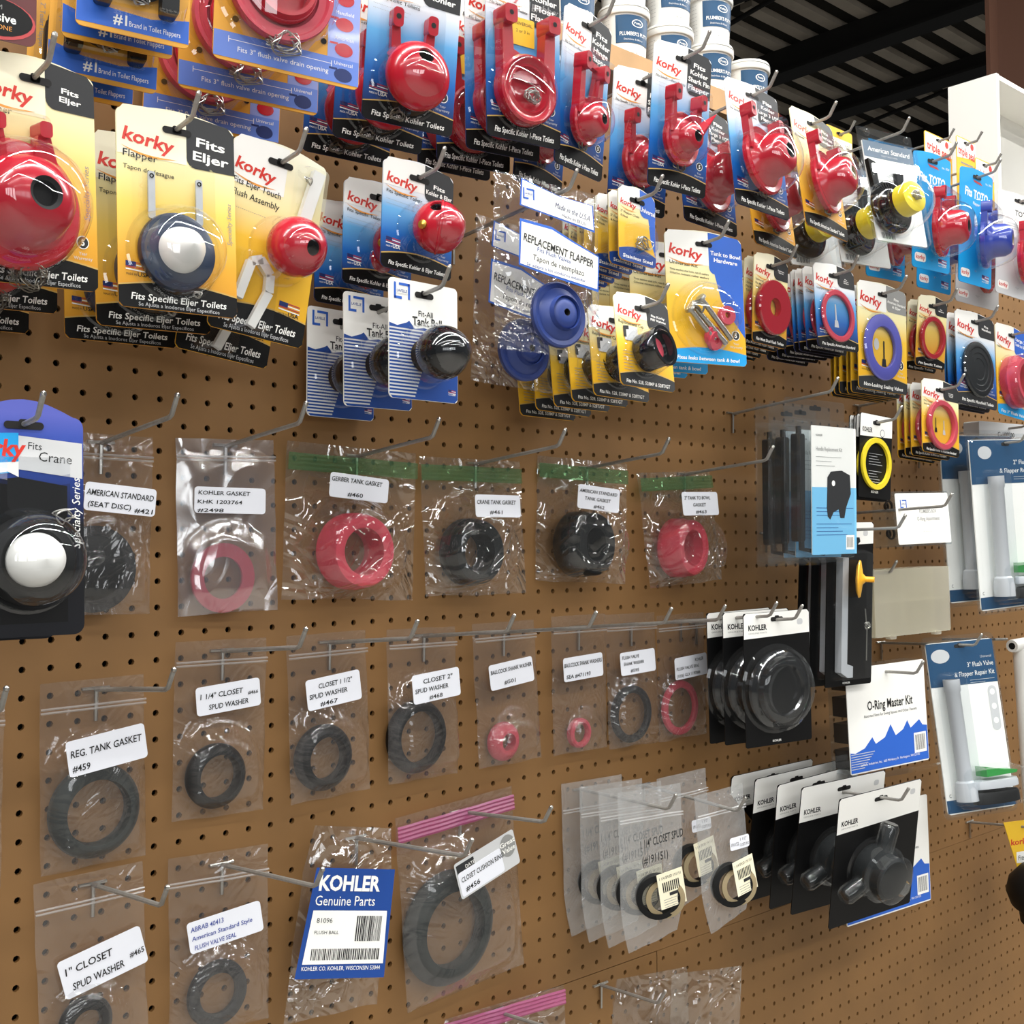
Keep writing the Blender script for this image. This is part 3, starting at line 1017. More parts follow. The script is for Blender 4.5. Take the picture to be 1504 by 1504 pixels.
SUBT = (('Fits Specific Toilets', .0052, 'ink'), ('.......................', .0035, 'grey'), ('.....................', .0035, 'grey'))
SUB1 = (('Fits Specific 1-Piece Toilets', .0048, 'ink'), ('..........................', .0035, 'grey'), ('..........................', .0035, 'grey'))
BLUK = dict(theme='blu')
HF = 'bent wire hook through the '

flapper_pack('T6', 'blu', ('Fits', 'Kohler', 'Hinge', 'Flapper'), SUB1, ('Fits Specific Kohler 1-Piece Toilets',), 'blue card with a narrow red hinge flapper', 'hinge flapper cards', rad=.027, cz=-.128, z1=-.060, hinge=True, depth=.026, bulb=.68, tagh=.30, hk=HF + 'hinge flapper cards under the putty tubs')
flapper_pack('T7', 'blu', ('Fits', 'Kohler', 'Shark Fin', 'Flapper'), SUB1, ('Fits Specific Kohler 1-Piece Toilets',), 'blue card with a red flapper with pointed fin', 'shark fin flapper cards', rad=.033, cz=-.116, z1=-.060, fin=True, depth=.026, bulb=.52, tagh=.30, hk=HF + 'shark fin flapper cards')
flapper_pack('T8', 'blu', ('Fits', 'Kohler', 'Large 3 1/2"', 'Flapper'), SUB1, ('Fits Specific Kohler 1-Piece Toilets',), 'blue card with a large red bell flapper', 'large red flapper cards on blue', rad=.045, cz=-.112, z1=-.050, depth=.040, tagh=.28, hk=HF + 'large red flapper cards on blue')
flapper_pack('T9', 'yel', ('Fits', 'American', 'Standard'), (('Flapper', .006, 'ink'), ('....................', .0035, 'grey')), ('Fits Specific American Standard Toilets',), 'yellow card with a red bell flapper', 'yellow red flapper cards', rad=.044, cz=-.108, z1=-.050, depth=.040, cap='tan', hk=HF + 'yellow cards of red bell flappers')


def toto_pack(n, m, lab, group, theme_grey=False, hk=None):
    x, z, yaw, pit, rol, w, h, d, st = POSES[n]
    root = thing('flapper_pack')
    b = MB()
    ol = card_outline(w, h, arch=.004)
    b.slab(ol, -.0006, .0006, M['sky'] if not theme_grey else M['lightgrey'])
    y = -.0008
    if not theme_grey:
        b.poly([(-.012, -.016), (.012, -.018), (.018, -.022), (-.006, -.020)], y, M['flagred'])
        b.text('Fits TOTO', 0, -.047, .020, y, M['white'], align='C', bold=.03, width=.7 * w, rot=-3)
        b.text('Flapper', 0, -.058, .007, y, M['white'], align='C', rot=-3, bold=.01)
        b.text('No. 3020', w / 2 - .004, -.018, .005, y, M['white'], align='R')
        b.poly(rrect(-w / 2 + .006, -w / 2 + .034, -h + .010, -h + .024, .005), y, M['white'])
        b.text('korky', -w / 2 + .009, -h + .014, .010, y - .0001, M['logo'], bold=.02, width=.022)
        flag_print(b, w / 2 - .030, -h + .018, .022, y)
    else:
        b.rect(-w / 2 + .001, w / 2 - .001, -h * .42, -.002, y, M['white'])
        b.text('TOTO', .01, -.038, .014, y - .0001, M['tag'], align='C', bold=.02)
        b.text('Flapper for Toilets', .01, -.048, .005, y - .0001, M['grey'], align='C')
        micro(b, -.03, .04, -.055, 3, .004, y - .0001)
        b.poly(rrect(-w / 2 + .006, -w / 2 + .034, -h + .010, -h + .024, .005), y, M['white'])
        b.text('korky', -w / 2 + .009, -h + .014, .010, y - .0001, M['logo'], bold=.02, width=.022)
    slot(b, y - .0006, z=-.011)
    b.build('backing_card', root)
    b = MB()
    flapper_body(b, .002, -.122, .044, M[m], depth=.042, cap='tan' if m == 'bluerub' else None)
    arms(b, .002, -.118, .032, -.066, -.003, M[m])
    turned(b, 0, .002, -.012, 22)
    b.v = [(px, py - .012, pz) for px, py, pz in b.v]
    b.build('flapper', root)
    b = MB()
    dome(b, .002, -.122, .046, .052, M['clear'], flat=.45)
    tray(b, -.042, .046, -.105, -.058, .022, M['clear'])
    turned(b, 0, .002, -.012, 16)
    b.v = [(px, py - .012 if py < -.006 else py, pz) for px, py, pz in b.v]
    b.build('blister', root)
    place(root, n, lab, 'flapper pack', group)
    card_hook(n, hk)


toto_pack('T11', 'red', 'sky blue card with a red bell flapper', 'sky blue cards with red flappers', hk=HF + 'sky blue cards with red flappers')
toto_pack('T12', 'bluerub', 'sky blue card with a deep blue flapper', 'sky blue cards with blue flappers', hk=HF + 'sky blue cards with blue flappers')
toto_pack('T13', 'red', 'grey and white card with a red flapper', 'grey flapper cards', theme_grey=True, hk=HF + 'grey flapper cards by the white header box')


# ball float flapper pack (top row)
def ball_pack(n, theme, tagl, sub, strip, lab, group, c, r, ax, hole, m='red', ears=True, seam=False, hk=None, name='ball_pack', flat_y=1, **kw):
    x, z, yaw, pit, rol, w, h, d, st = POSES[n]
    root = thing(name)
    korky(root, w, h, theme, tagl, sub, strip, **kw)
    b = MB()
    cc = (c[0], -r - .004, c[1])
    ball(b, cc, r, ax, hole, M[m])
    if seam:
        b.lathe([(r * 1.0, -.0015), (r * 1.035, -.0008), (r * 1.035, .0008), (r * 1.0, .0015)], cc, M[m], ax=(.8, -.55, -.1))
        b.lathe([(0, 0), (.004, 0), (.0045, .004), (0, .005)], (c[0] - r * .9, -r - .010, c[1] - .004), M['brass'], ax=(-.9, -.4, 0), seg=14)
    if ears:
        arms(b, c[0], c[1] + r * .6, .019, c[1] + r + .030, -.003, M[m], wid=.009)
        b.lathe([(r * .75, -.002), (r * .8, .002), (r * .62, .012)], (c[0], -.012, c[1] + r * .55), M[m], ax=(0, -.4, 1))
    if flat_y != 1:
        b.v = [(px, -.004 + (py + .004) * flat_y, pz) for px, py, pz in b.v]
    f = b.build('ball_float', root)
    if ears:
        b = MB()
        chain(b, c[0] - .012, -.012, c[1] - r - .004, .010, 24, n)
        b.build('chain', f)
    b = MB()
    dome(b, c[0], c[1], r * 1.10, (2 * r + .004) * flat_y + .002, M['clear'], flat=.12)
    if ears:
        tray(b, c[0] - .033, c[0] + .033, c[1] + r * .5, c[1] + r + .042, .020, M['clear'])
    b.build('blister', root)
    place(root, n, lab, 'ball pack', group)
    card_hook(n, hk)


ball_pack('T4', 'blu', ('Fits', 'Kohler'), SUBT, ('Fits Specific Kohler Toilets',), 'blue card with a glossy red ball flapper with ears', 'eared red ball cards', (-.004, -.117), .0335, (0.0, -.85, .5), .25, flat_y=.64, hk=HF + 'eared red ball cards')
ball_pack('S4', 'blu', ('Fits', 'Kohler & Eljer'), SUBT, ('Fits Specific Kohler & Eljer Toilets',), 'blue card with a red seamed flush ball', 'seamed red ball cards', (.003, -.067), .0262, (-.55, -.55, .62), .28, ears=False, seam=True, striph=.12, tagh=.30, hk=HF + 'seamed red ball cards')


# float flapper: shallow bowl facing out
def float_pack():
    n = 'T5'
    x, z, yaw, pit, rol, w, h, d, st = POSES[n]
    root = thing('flapper_pack')
    korky(root, w, h, 'blu', ('Fits', 'Kohler', 'Float', 'Flapper'), SUB1, ('Fits Specific Kohler 1-Piece Toilets',), tagh=.31)
    b = MB()
    cx, cz, r = -.006, -.134, .037
    b.lathe([(0, -.002), (r, -.002), (r * 1.02, .004), (r * 1.0, .012), (r * .93, .014), (r * .80, .013), (r * .74, .011), (r * .66, .012), (r * .58, .006), (r * .4, .003), (0, .002)], (cx, -.006, cz), M['red'], seg=48)
    arms(b, cx, cz + .012, .029, -.055, -.004, M['red'], wid=.013, dep=.014, lug=.022)
    b.slab([(cx - .034, cz + .01), (cx + .034, cz + .01), (cx + .030, cz + .042), (cx, cz + .036), (cx - .030, cz + .046)], -.012, -.006, M['red'])
    f = b.build('flapper', root)
    b = MB()
    chain(b, cx + .004, -.017, cz - .006, .011, 46, 5, 'steel')
    b.build('chain', f)
    b = MB()
    b.poly(rrect(-.018, .014, -.082, -.052, .002), -.0016, M['yellow'])
    b.text('UNIVERSAL', -.002, -.060, .005, -.0018, M['ink'], align='C', width=.026)
    b.text('2 or 3 in', -.002, -.068, .005, -.0018, M['ink'], align='C', width=.018)
    b.build('insert_card', root)
    b = MB()
    dome(b, cx, cz, r * 1.08, .026, M['clear'], flat=.7)
    tray(b, cx - .046, cx + .046, cz + .012, -.042, .028, M['clear'])
    b.build('blister', root)
    place(root, n, 'blue card with a red bowl flapper holding a tangled chain', 'flapper pack', 'red bowl flapper cards', 'blue card with a red bowl flapper')
    card_hook(n, HF + 'red bowl flapper cards')


float_pack()


# black flapper with yellow float in a clear clamshell
def clam_flapper():
    n = 'T10'
    x, z, yaw, pit, rol, w, h, d, st = POSES[n]
    root = thing('clamshell_pack')
    b = MB()
    b.slab(rrect(-w / 2 + .006, w / 2 - .006, -h + .003, -.022, .003), -.001, .001, M['white'])
    b.rect(-w / 2 + .006, w / 2 - .006, -.048, -.022, -.0013, mat('slate_print', '5f7183', .4))
    b.text('American Standard', 0, -.038, .011, -.0015, M['white'], align='C', bold=.01, shear=.2, width=.84 * (w - .012))
    b.text('TOILET TANK FLAPPER', 0, -.044, .0035, -.0015, M['lightgrey'], align='C')
    b.text('Flapper', -.038, -.058, .006, -.0015, M['grey'], width=.02)
    micro(b, -.012, .030, -.056, 3, .004, -.0015)
    for k in range(14):
        b.rect(-w / 2 + .016 + k * .0021, -w / 2 + .016 + k * .0021 + (.0012 if k % 3 else .0006), -h + .007, -h + .016, -.0013, M['ink'])
    b.build('insert_card', root)
    b = MB()
    cx, cz = -.022, -.128
    b.lathe([(0, 0), (.038, 0), (.041, .003), (.041, .007), (.036, .010), (.026, .010), (.022, .014), (.022, .020), (.019, .022), (.019, .034), (0, .034)], (cx, -.003, cz), M['glossblack'], seg=48)
    for s in (-1, 1):
        b.slab([(cx + s * .026 - .006, cz + .03), (cx + s * .026 + .006, cz + .03), (cx + s * .030 + .008, cz + .068), (cx + s * .030 - .006, cz + .072)], -.010, -.003, M['blackrub'])
    f = b.build('flapper', root)
    b = MB()
    b.lathe([(.019, .026), (.024, .028), (.023, .048), (.017, .050), (0, .050)], (cx, -.003, cz), M['yelrub'], seg=36)
    b.build('float', f)
    b = MB()
    chain(b, cx, -.056, cz, .010, 40, 3, 'steel')
    b.build('chain', f)
    b = MB()
    b.slab(rrect(-w / 2, w / 2, -h, 0, .003), .0012, .002, M['shell'])
    tray(b, -w / 2 + .003, w / 2 - .003, -h + .001, -.020, .012, M['clear'], r=.003, y=.0015)
    dome(b, cx, cz, .046, .056, M['clear'], y=-.0095, flat=.45)
    for s in (-1, 1):
        b.lathe([(.004, 0), (.0055, .002), (.0055, .003), (.003, .004)], (s * w * .36, -.001, -.010), M['shell'], seg=16)
    b.build('clear_shell', root)
    place(root, n, 'clear clamshell of a black flapper with yellow float', 'clamshell pack', 'black and yellow flapper clamshells')
    card_hook(n, HF + 'black and yellow flapper clamshells')


clam_flapper()


# Eljer-type yellow packs at the near end
def s_packs():
    n = 'S1'
    x, z, yaw, pit, rol, w, h, d, st = POSES[n]
    root = thing('flapper_pack')

    def deco(b, y):
        b.text('Specialty Series', w / 2 - .006, -.115, .007, y, M['grey'], rot=90, shear=.2)
    korky(root, w, h, 'yel', ('Fits', 'Eljer'), (('Flapper', .007, 'ink'),), ('Fits Specific Eljer Toilets', 'Se Ajusta a Inodoros Eljer Especificos'), tagh=.19, deco=deco, flag=False)
    b = MB()
    cx, cz, r = -.020, -.113, .048
    b.lathe([(0, -.002), (r, -.002), (r * 1.03, .001), (r * 1.03, .005), (r * .97, .008), (r * .80, .009), (r * .74, .013), (r * .70, .024), (r * .58, .038), (r * .40, .045), (r * .26, .047)], (cx, -.005, cz), M['red'], seg=56, ax=(0, -1, .05))
    b.lathe([(r * .26, .047), (r * .2, .045), (r * .18, .038), (0, .038)], (cx, -.005, cz), M['hole'], seg=24, ax=(0, -1, .05))
    for s in (-1, 1):
        b.slab([(cx + s * .020 - .010, cz + .028), (cx + s * .020 + .010, cz + .028), (cx + s * .018 + .004, cz + .058), (cx + s * .018 - .004, cz + .058)], -.016, -.004, M['red'])
        b.rbox(cx + s * .018 - .005, cx + s * .018 + .005, -.02, -.004, cz + .052, cz + .064, .003, M['red'])
    f = b.build('flapper', root)
    b = MB()
    chain(b, cx + .006, -.010, cz - r - .004, .017, 60, 2, 'chain', .0005)
    b.build('chain', f)
    b = MB()
    dome(b, cx, cz, r * 1.07, .056, M['clear'], flat=.4)
    tray(b, cx - .020, cx + .022, cz + .036, cz + .070, .026, M['clear'])
    b.build('blister', root)
    place(root, n, 'yellow card with a big glossy red dome flapper', 'flapper pack', 'big red dome flapper cards')
    card_hook(n, HF + 'big red dome flapper cards')

    n = 'S2'
    x, z, yaw, pit, rol, w, h, d, st = POSES[n]
    root = thing('flapper_pack')
    korky(root, w, h, 'yel', ('Fits', 'Eljer'), (('Flapper', .0085, 'ink'), ('Tapon de desague', .0055, 'ink')), ('Fits Specific Eljer Toilets', 'Se Ajusta a Inodoros Eljer Especificos'), tagh=.25, yr=False, deco=lambda b, y: b.text('Specialty Series', w / 2 - .004, -.105, .006, y, M['grey'], rot=90, shear=.2))
    b = MB()
    cx, cz, r = -.004, -.119, .0325
    b.lathe([(0, -.002), (r, -.002), (r * 1.03, .002), (r, .006), (r * .75, .010), (r * .60, .010), (0, .010)], (cx, -.004, cz), M['navyrub'], seg=48)
    f = b.build('seat_disc', root)
    b = MB()
    b.lathe([(r * .60, .008), (r * .585, .014), (r * .48, .024), (r * .22, .032), (r * .10, .036), (0, .037)], (cx, -.004, cz), M['whiteplas'], seg=40)
    b.build('cone', f)
    b = MB()
    for s in (-1, 1):
        xx = cx + s * .021
        b.rbox(xx - .003, xx + .003, -.006, -.004, cz + .026, cz + .066, .002, M['greyplas'])
        b.lathe([(.001, 0), (.002, .0004), (.002, 0)], (xx, -.0062, cz + .062), M['hole'], seg=10)
    b.build('strap', f)
    b = MB()
    chain(b, cx + .016, -.008, cz - r - .002, .006, 14, 9, 'steel', .0006)
    b.build('chain', f)
    b = MB()
    dome(b, cx, cz, r * 1.22, .042, M['clear'], flat=.45)
    tray(b, cx - .036, cx + .036, cz + .018, cz + .078, .012, M['clear'])
    b.build('blister', root)
    place(root, n, 'yellow card with a navy disc and white cone', 'flapper pack', 'navy disc flapper cards')
    card_hook(n, HF + 'navy disc flapper cards')

    n = 'S3'
    x, z, yaw, pit, rol, w, h, d, st = POSES[n]
    root = thing('ball_pack')

    def deco3(b, y):
        flag_print(b, w / 2 - .030, -h + .036, .022, y, 'ink')
    korky(root, w, h, 'yel2', (), (('Fits Eljer Touch', .0085, 'ink'), ('Flush Assembly', .0085, 'ink'), ('..................', .004, 'grey')), ('Fits Specific Eljer Toilets', 'Se Ajusta a Inodoros Eljer Especificos'), tagh=.2, yr=False, flag=False, deco=deco3, striph=.13)
    b = MB()
    ball(b, (.012, -.031, -.092), .0272, (.12, -1, -.12), .28, M['red'])
    f = b.build('flush_ball', root)
    b = MB()
    W = M['whiteplas']
    b.slab([(.022, -.060), (.034, -.060), (.043, -.012), (.031, -.010)], -.010, -.003, W)
    b.build('lever_arm', root)
    b = MB()
    for P in ([(-.008, -.106), (-.018, -.110), (-.026, -.145)], [(-.010, -.106), (.002, -.118), (.003, -.134), (-.010, -.168)]):
        for (a, c), (e, g) in zip(P, P[1:]):
            v = Vector((e - a, 0, g - c)).normalized()
            q = Vector((-v.z, 0, v.x)) * .0042
            b.slab([(a - q.x, c - q.z), (a + q.x, c + q.z), (e + q.x, g + q.z), (e - q.x, g - q.z)], -.009, -.003, W)
    b.build('fork', root)
    b = MB()
    chain(b, .026, -.011, -.022, .006, 12, 4, 'steel', .0006)
    b.build('chain', root)
    b = MB()
    dome(b, .012, -.092, .031, .060, M['clear'], flat=.15)
    tray(b, .016, .048, -.066, -.006, .014, M['clear'])
    tray(b, -.034, .012, -.172, -.098, .013, M['clear'])
    b.build('blister', root)
    place(root, n, 'tilted yellow card with a red ball and white fork', 'ball pack', 'red ball and white fork cards')
    card_hook(n, HF + 'red ball and white fork cards')


s_packs()


# Crane-type blue card at the near edge
def crane():
    n = 'CR'
    x, z, yaw, pit, rol, w, h, d, st = POSES[n]
    root = thing('flapper_pack')
    b = MB()
    g = grad('blend_crane', [(0, '5a62b8'), (.1, '3a50a8'), (.25, '1f3c8c'), (.38, '1b2b62'), (.5, '131418'), (1, '121318')], h)
    b.slab(card_outline(w, h, arch=.012, r=.008), -.0006, .0006, g)
    y = -.0009
    b.poly([(-w / 2 + .0006, -h + .01), (.36 * w, -h + .01), (.36 * w, -.056), (-.004, -.050), (-w / 2 + .0006, -.056)], y + .0002, M['black'])
    b.poly([(-w / 2 + .002, -.052), (-.004, -.046), (-.004, -.016), (-w / 2 + .002, -.018)], y, M['sky'])
    b.poly([(-w / 2 + .002, -.052), (-.012, -.046), (-.004, -.050), (-.004, -.038), (-w / 2 + .002, -.042)], y - .0001, M['white'])
    b.text('korky', -w / 2 + .004, -.034, .018, y - .0002, M['logo'], bold=.03, width=.042, shear=.15)
    b.poly([(-.004, -.044), (w / 2 - .001, -.050), (w / 2 - .001, -.022), (-.004, -.018)], y, M['lightgrey'])
    b.text('Fits', .003, -.028, .008, y - .0001, M['tag'], rot=-4)
    b.text('Crane', .011, -.037, .0105, y - .0001, M['ink'], rot=-4)
    b.text('Specialty Series', w / 2 - .003, -.105, .009, y, M['white'], rot=90, shear=.25)
    slot(b, y - .0004, z=-.010, w=.03)
    b.build('backing_card', root)
    b = MB()
    cx, cz, r = .003, -.114, .034
    b.lathe([(0, 0), (r, 0), (r * 1.02, .004), (r * .92, .010), (r * .72, .012), (r * .60, .008), (0, .008)], (cx, -.003, cz), M['blackrub'], seg=48)
    f = b.build('seat_disc', root)
    b = MB()
    b.lathe([(r * .60, .008), (r * .6, .018), (r * .5, .030), (r * .3, .036), (0, .038)], (cx, -.003, cz), M['whiteplas'], seg=40)
    b.build('cone', f)
    b = MB()
    chain(b, cx + .022, -.014, cz + .034, .010, 16, 8, 'steel', .0006)
    b.build('chain', f)
    b = MB()
    dome(b, cx, cz, r * 1.13, .044, M['clear'], flat=.5)
    tray(b, -.026, .028, -.082, -.034, .030, M['clear'])
    b.build('blister', root)
    place(root, n, 'blue and black card with white domed black disc', 'flapper pack', 'blue cards with white domed discs')
    card_hook(n, HF + 'blue cards with white domed discs', drop=.011)


crane()


# tank ball cards: white over ruled blue
def tank_ball():
    n = 'S5'
    x, z, yaw, pit, rol, w, h, d, st = POSES[n]
    root = thing('tank_ball_pack')
    b = MB()
    b.slab(rrect(-w / 2, w / 2, -h, 0, .005), -.0006, .0006, M['white'])
    y = -.0008
    wave = [(-w / 2 + .0003, -.044), (-w / 2 + .010, -.046), (-w / 2 + .022, -.042), (-w / 2 + .025, -.040), (-w / 2 + .032, -.047), (0, -.045), (.02, -.048), (w / 2 - .0003, -.046)]
    b.poly([(-w / 2 + .004, -h + .0003), (w / 2 - .004, -h + .0003), (w / 2 - .0003, -h + .004)] + wave[::-1] + [(-w / 2 + .0003, -h + .004)], y, M['royal'])
    for k in range(20):
        z0 = -.048 - k * .0034
        b.rect(-w / 2 + .0005, -w / 2 + .055 - .0012 * k, z0 - .0016, z0, y - .0001, M['lightgrey'])
    lavelle(b, -w / 2 + .006, -.020, .016, y - .0001)
    b.text('Fit-All', .002, -.034, .008, y - .0001, M['ink'], align='C', bold=.006)
    b.text('Tank Ball', .004, -.043, .0115, y - .0001, M['ink'], align='C', bold=.025, width=.038)
    flag_print(b, w / 2 - .013, -h + .012, .010, y - .0002)
    slot(b, y - .0003, z=-.013, w=.024)
    b.build('backing_card', root)
    b = MB()
    ball(b, (-.002, -.031, -.073), .0265, (.1, .9, -.1), .2, M['glossblack'])
    b.lathe([(.016, 0), (.016, .010)], (-.002, -.002, -.073), M['blackrub'])
    b.build('tank_ball', root)
    b = MB()
    dome(b, -.002, -.073, .031, .059, M['clear'], flat=.12)
    b.build('blister', root)
    place(root, n, 'white and blue striped card with a black ball', 'tank ball pack', 'black tank ball cards')
    card_hook(n, HF + 'black tank ball cards')


def lavelle(b, x, z, s, y):
    """square bracket maker's mark"""
    B = M['blue']
    t = s * .16
    b.rect(x, x + t, z, z + s, y, B)
    b.rect(x, x + s * .62, z, z + t, y, B)
    b.rect(x + s * .38, x + s * 1.25, z + s - t, z + s, y, B)
    b.rect(x + s * 1.25 - t, x + s * 1.25, z + s * .02, z + s, y, B)
    b.rect(x + s * .2, x + s * 1.02, z + s * .34, z + s * .66, y - .0001, M['white'])
    b.text('LAVELLE', x + s * .22, z + s * .42, s * .24, y - .0002, M['royal'], width=s * .78, bold=.02)


tank_ball()


# small universal clip cards
def clips():
    n = 'S7'
    x, z, yaw, pit, rol, w, h, d, st = POSES[n]
    root = thing('clip_pack')

    def deco(b, y):
        b.poly([(.30 * w, -.29 * h), (w / 2 - .0004, -.29 * h), (w / 2 - .0004, -.85 * h), (.36 * w, -.62 * h)], y + .0003, M['blue'])
        b.text('Universal', .28 * w, -.27 * h, .0085, y - .0001, M['white'], align='C', bold=.02, width=.026, rot=-5)
    korky(root, w, h, 'yel2', ('  ',), (('2" Flapper Chain', .0042, 'ink'), ('& Hook', .0042, 'ink')), ('Stainless Steel',), tagc='blue', stripc='royal', tagh=.34, flag=False, yr=False, deco=deco, striph=.15)
    b = MB()
    chain(b, .006, -.006, -.066, .014, 20, 12, 'steel', .0007)
    chain(b, .004, -.006, -.068, .012, 16, 15, 'steel', .0007)
    b.build('chain', root)
    b = MB()
    tray(b, -.022, .029, -.080, -.040, .010, M['clear'], r=.012)
    b.build('blister', root)
    place(root, n, 'small yellow and blue card of steel chain clips', 'clip pack', 'steel chain clip cards')
    card_hook(n, HF + 'steel chain clip cards')


clips()


def bolts():
    n = 'S8'
    x, z, yaw, pit, rol, w, h, d, st = POSES[n]
    root = thing('bolt_kit_pack')

    def deco(b, y):
        b.poly([(.12 * w, -.28 * h), (w / 2 - .0004, -.26 * h), (w / 2 - .0004, -.78 * h), (.36 * w, -.66 * h), (.2 * w, -.5 * h)], y + .0003, M['blue'])
    korky(root, w, h, 'yel2', ('', 'Tank to Bowl', 'Hardware', ' '), (('Universal Kit', .0065, 'ink'), ('Three stainless steel bolts, nuts & washers', .0038, 'ink'), ('Chlorine resistant rubber washers', .0038, 'ink')), ('Fixes leaks between tank & bowl',), tagc='blue', stripc='sky', tagh=.30, tagx=.06, flag=False, deco=deco, striph=.09)
    for k, (a, c) in enumerate((((-.030, -.096), (.024, -.142)), ((-.036, -.102), (.006, -.138)), ((-.020, -.088), (.032, -.136)))):
        b = MB()
        p, q = Vector((a[0], -.014 - .002 * k, a[1])), Vector((c[0], -.008, c[1]))
        v = (q - p)
        b.lathe([(0, -.003), (.006, -.002), (.0068, 0), (.0068, .002), (.0032, .003), (.0032, .010)] + [(.0032 + .0004 * (i % 2), .010 + i * (v.length - .012) / 30) for i in range(31)] + [(0, v.length)], p, M['steel'], seg=16, ax=tuple(v))
        b.build('bolt', root)
    for (cx, cz, t) in ((.026, -.104, 0), (.002, -.131, .3), (.006, -.137, .3)):
        b = MB()
        b.lathe([(.004, 0), (.012, 0), (.0125, .003), (.012, .006), (.004, .006), (.004, 0)], (cx, -.004, cz), M['redmatte'], seg=28, ax=(t, -1, -t))
        b.build('rubber_washer', root)
    b = MB()
    chain(b, -.022, -.018, -.098, .012, 12, 4, 'steel', .0016)
    b.build('nut', root)
    b = MB()
    dome(b, -.004, -.108, .046, .020, M['clear'], flat=.7)
    dome(b, .028, -.104, .022, .014, M['clear'], flat=.6)
    b.build('blister', root)
    place(root, n, 'yellow and blue card of steel bolts and red washers', 'bolt kit', 'tank bolt kit cards')
    card_hook(n, HF + 'tank bolt kit cards')


bolts()


def caps():
    n = 'S9'
    x, z, yaw, pit, rol, w, h, d, st = POSES[n]
    root = thing('cap_pack')

    def deco(b, y):
        b.rect(-.36 * w, -.12 * w, -.50 * h, -.34 * h, y, M['lightgrey'])
        b.poly([(-.38 * w, -.35 * h), (-.28 * w, -.34 * h), (-.28 * w, -.38 * h), (-.33 * w, -.385 * h), (-.33 * w, -.47 * h), (-.38 * w, -.47 * h)], y - .0001, M['ink'])
        micro(b, -.42 * w, -.12 * w, -.62 * h, 7, .0035, y)
    korky(root, w, h, 'yel2', ('', 'Fits Korky', 'Fill Valves', ' '), (('Replacement Cap', .0055, 'ink'),), ('Fits No. 528, 528MP & 528T/GT',), tagh=.34, flag=False, yr=False, stripc='tag', deco=deco, striph=.12)
    b = MB()
    cx, cz = -.006, -.066
    b.lathe([(.0, 0), (.021, 0), (.022, .003), (.022, .025), (.0235, .026), (.0235, .030), (.019, .030), (.018, .020), (.010, .018)], (cx, -.002, cz), M['glossblack'], seg=44, ax=(.15, -1, .1))
    f = b.build('cap', root)
    b = MB()
    b.lathe([(.0105, .0185), (.012, .0195), (.004, .021), (0, .021)], (cx, -.002, cz), M['redmatte'], seg=30, ax=(.15, -1, .1))
    b.build('seal', f)
    b = MB()
    dome(b, cx, cz, .027, .033, M['clear'], flat=.6)
    b.build('blister', root)
    place(root, n, 'yellow and grey card with a black valve cap', 'valve cap pack', 'black valve cap cards')
    card_hook(n, HF + 'black valve cap cards')


caps()


# flat ring seals on cards
def ring_pack(n, theme, tagl, sub, strip, lab, group, m, cx, cz, ro, ri, th, tagc='tag', inner=None, step=False, disc=False, sx=1.0, dup=None, **kw):
    x, z, yaw, pit, rol, w, h, d, st = POSES[n]
    root = thing('seal_pack')
    korky(root, w, h, theme, tagl, sub, strip, tagc=tagc, deco=inner, **kw)
    b = MB()
    y0 = -.0025
    if disc:
        b.lathe([(0, 0), (ro * .98, 0), (ro, .002), (ro, th * .6), (ro * .93, th), (ro * .8, th), (ro * .77, th * .8), (ro * .6, th * .9), (ro * .57, th * .7), (ro * .4, th * .8), (ro * .37, th * .6), (ro * .2, th * .7), (0, th * .65)], (cx, y0, cz), M[m], seg=52, sx=sx)
    elif step:
        b.lathe([(ri, 0), (ro, 0), (ro, th * .45), (ro * .86, th * .5), (ro * .82, th), (ri * 1.15, th), (ri, th * .8), (ri, 0)], (cx, y0, cz), M[m], seg=52, sx=sx)
    else:
        b.lathe([(ri, 0), (ro * .97, 0), (ro, th * .25), (ro, th * .75), (ro * .97, th), (ri * 1.03, th), (ri, th * .8), (ri, 0)], (cx, y0, cz), M[m], seg=52, sx=sx)
    b.build('seal_disc' if disc else 'seal_ring', root)
    b = MB()
    prof = [(ro * 1.08, 0), (ro * 1.03, .001), (ro * 1.03, th + .0005), (ro * .98, th + .0025), (0, th + .0025)]
    b.lathe(prof, (cx, -.0012, cz), M['clear'], seg=44, sx=sx)
    b.build('blister', root)
    place(root, n, lab, 'seal pack', group, dup)
    card_hook(n, HF + group)


def valve_pic(b, y, cx, cz, s, m='lightgrey'):
    b.rect(cx - .06 * s, cx + .06 * s, cz - .2 * s, cz + .75 * s, y, M[m])
    b.poly([(cx - .2 * s, cz - .55 * s), (cx + .2 * s, cz - .55 * s), (cx + .14 * s, cz - .15 * s), (cx - .14 * s, cz - .15 * s)], y - .0001, M[m])


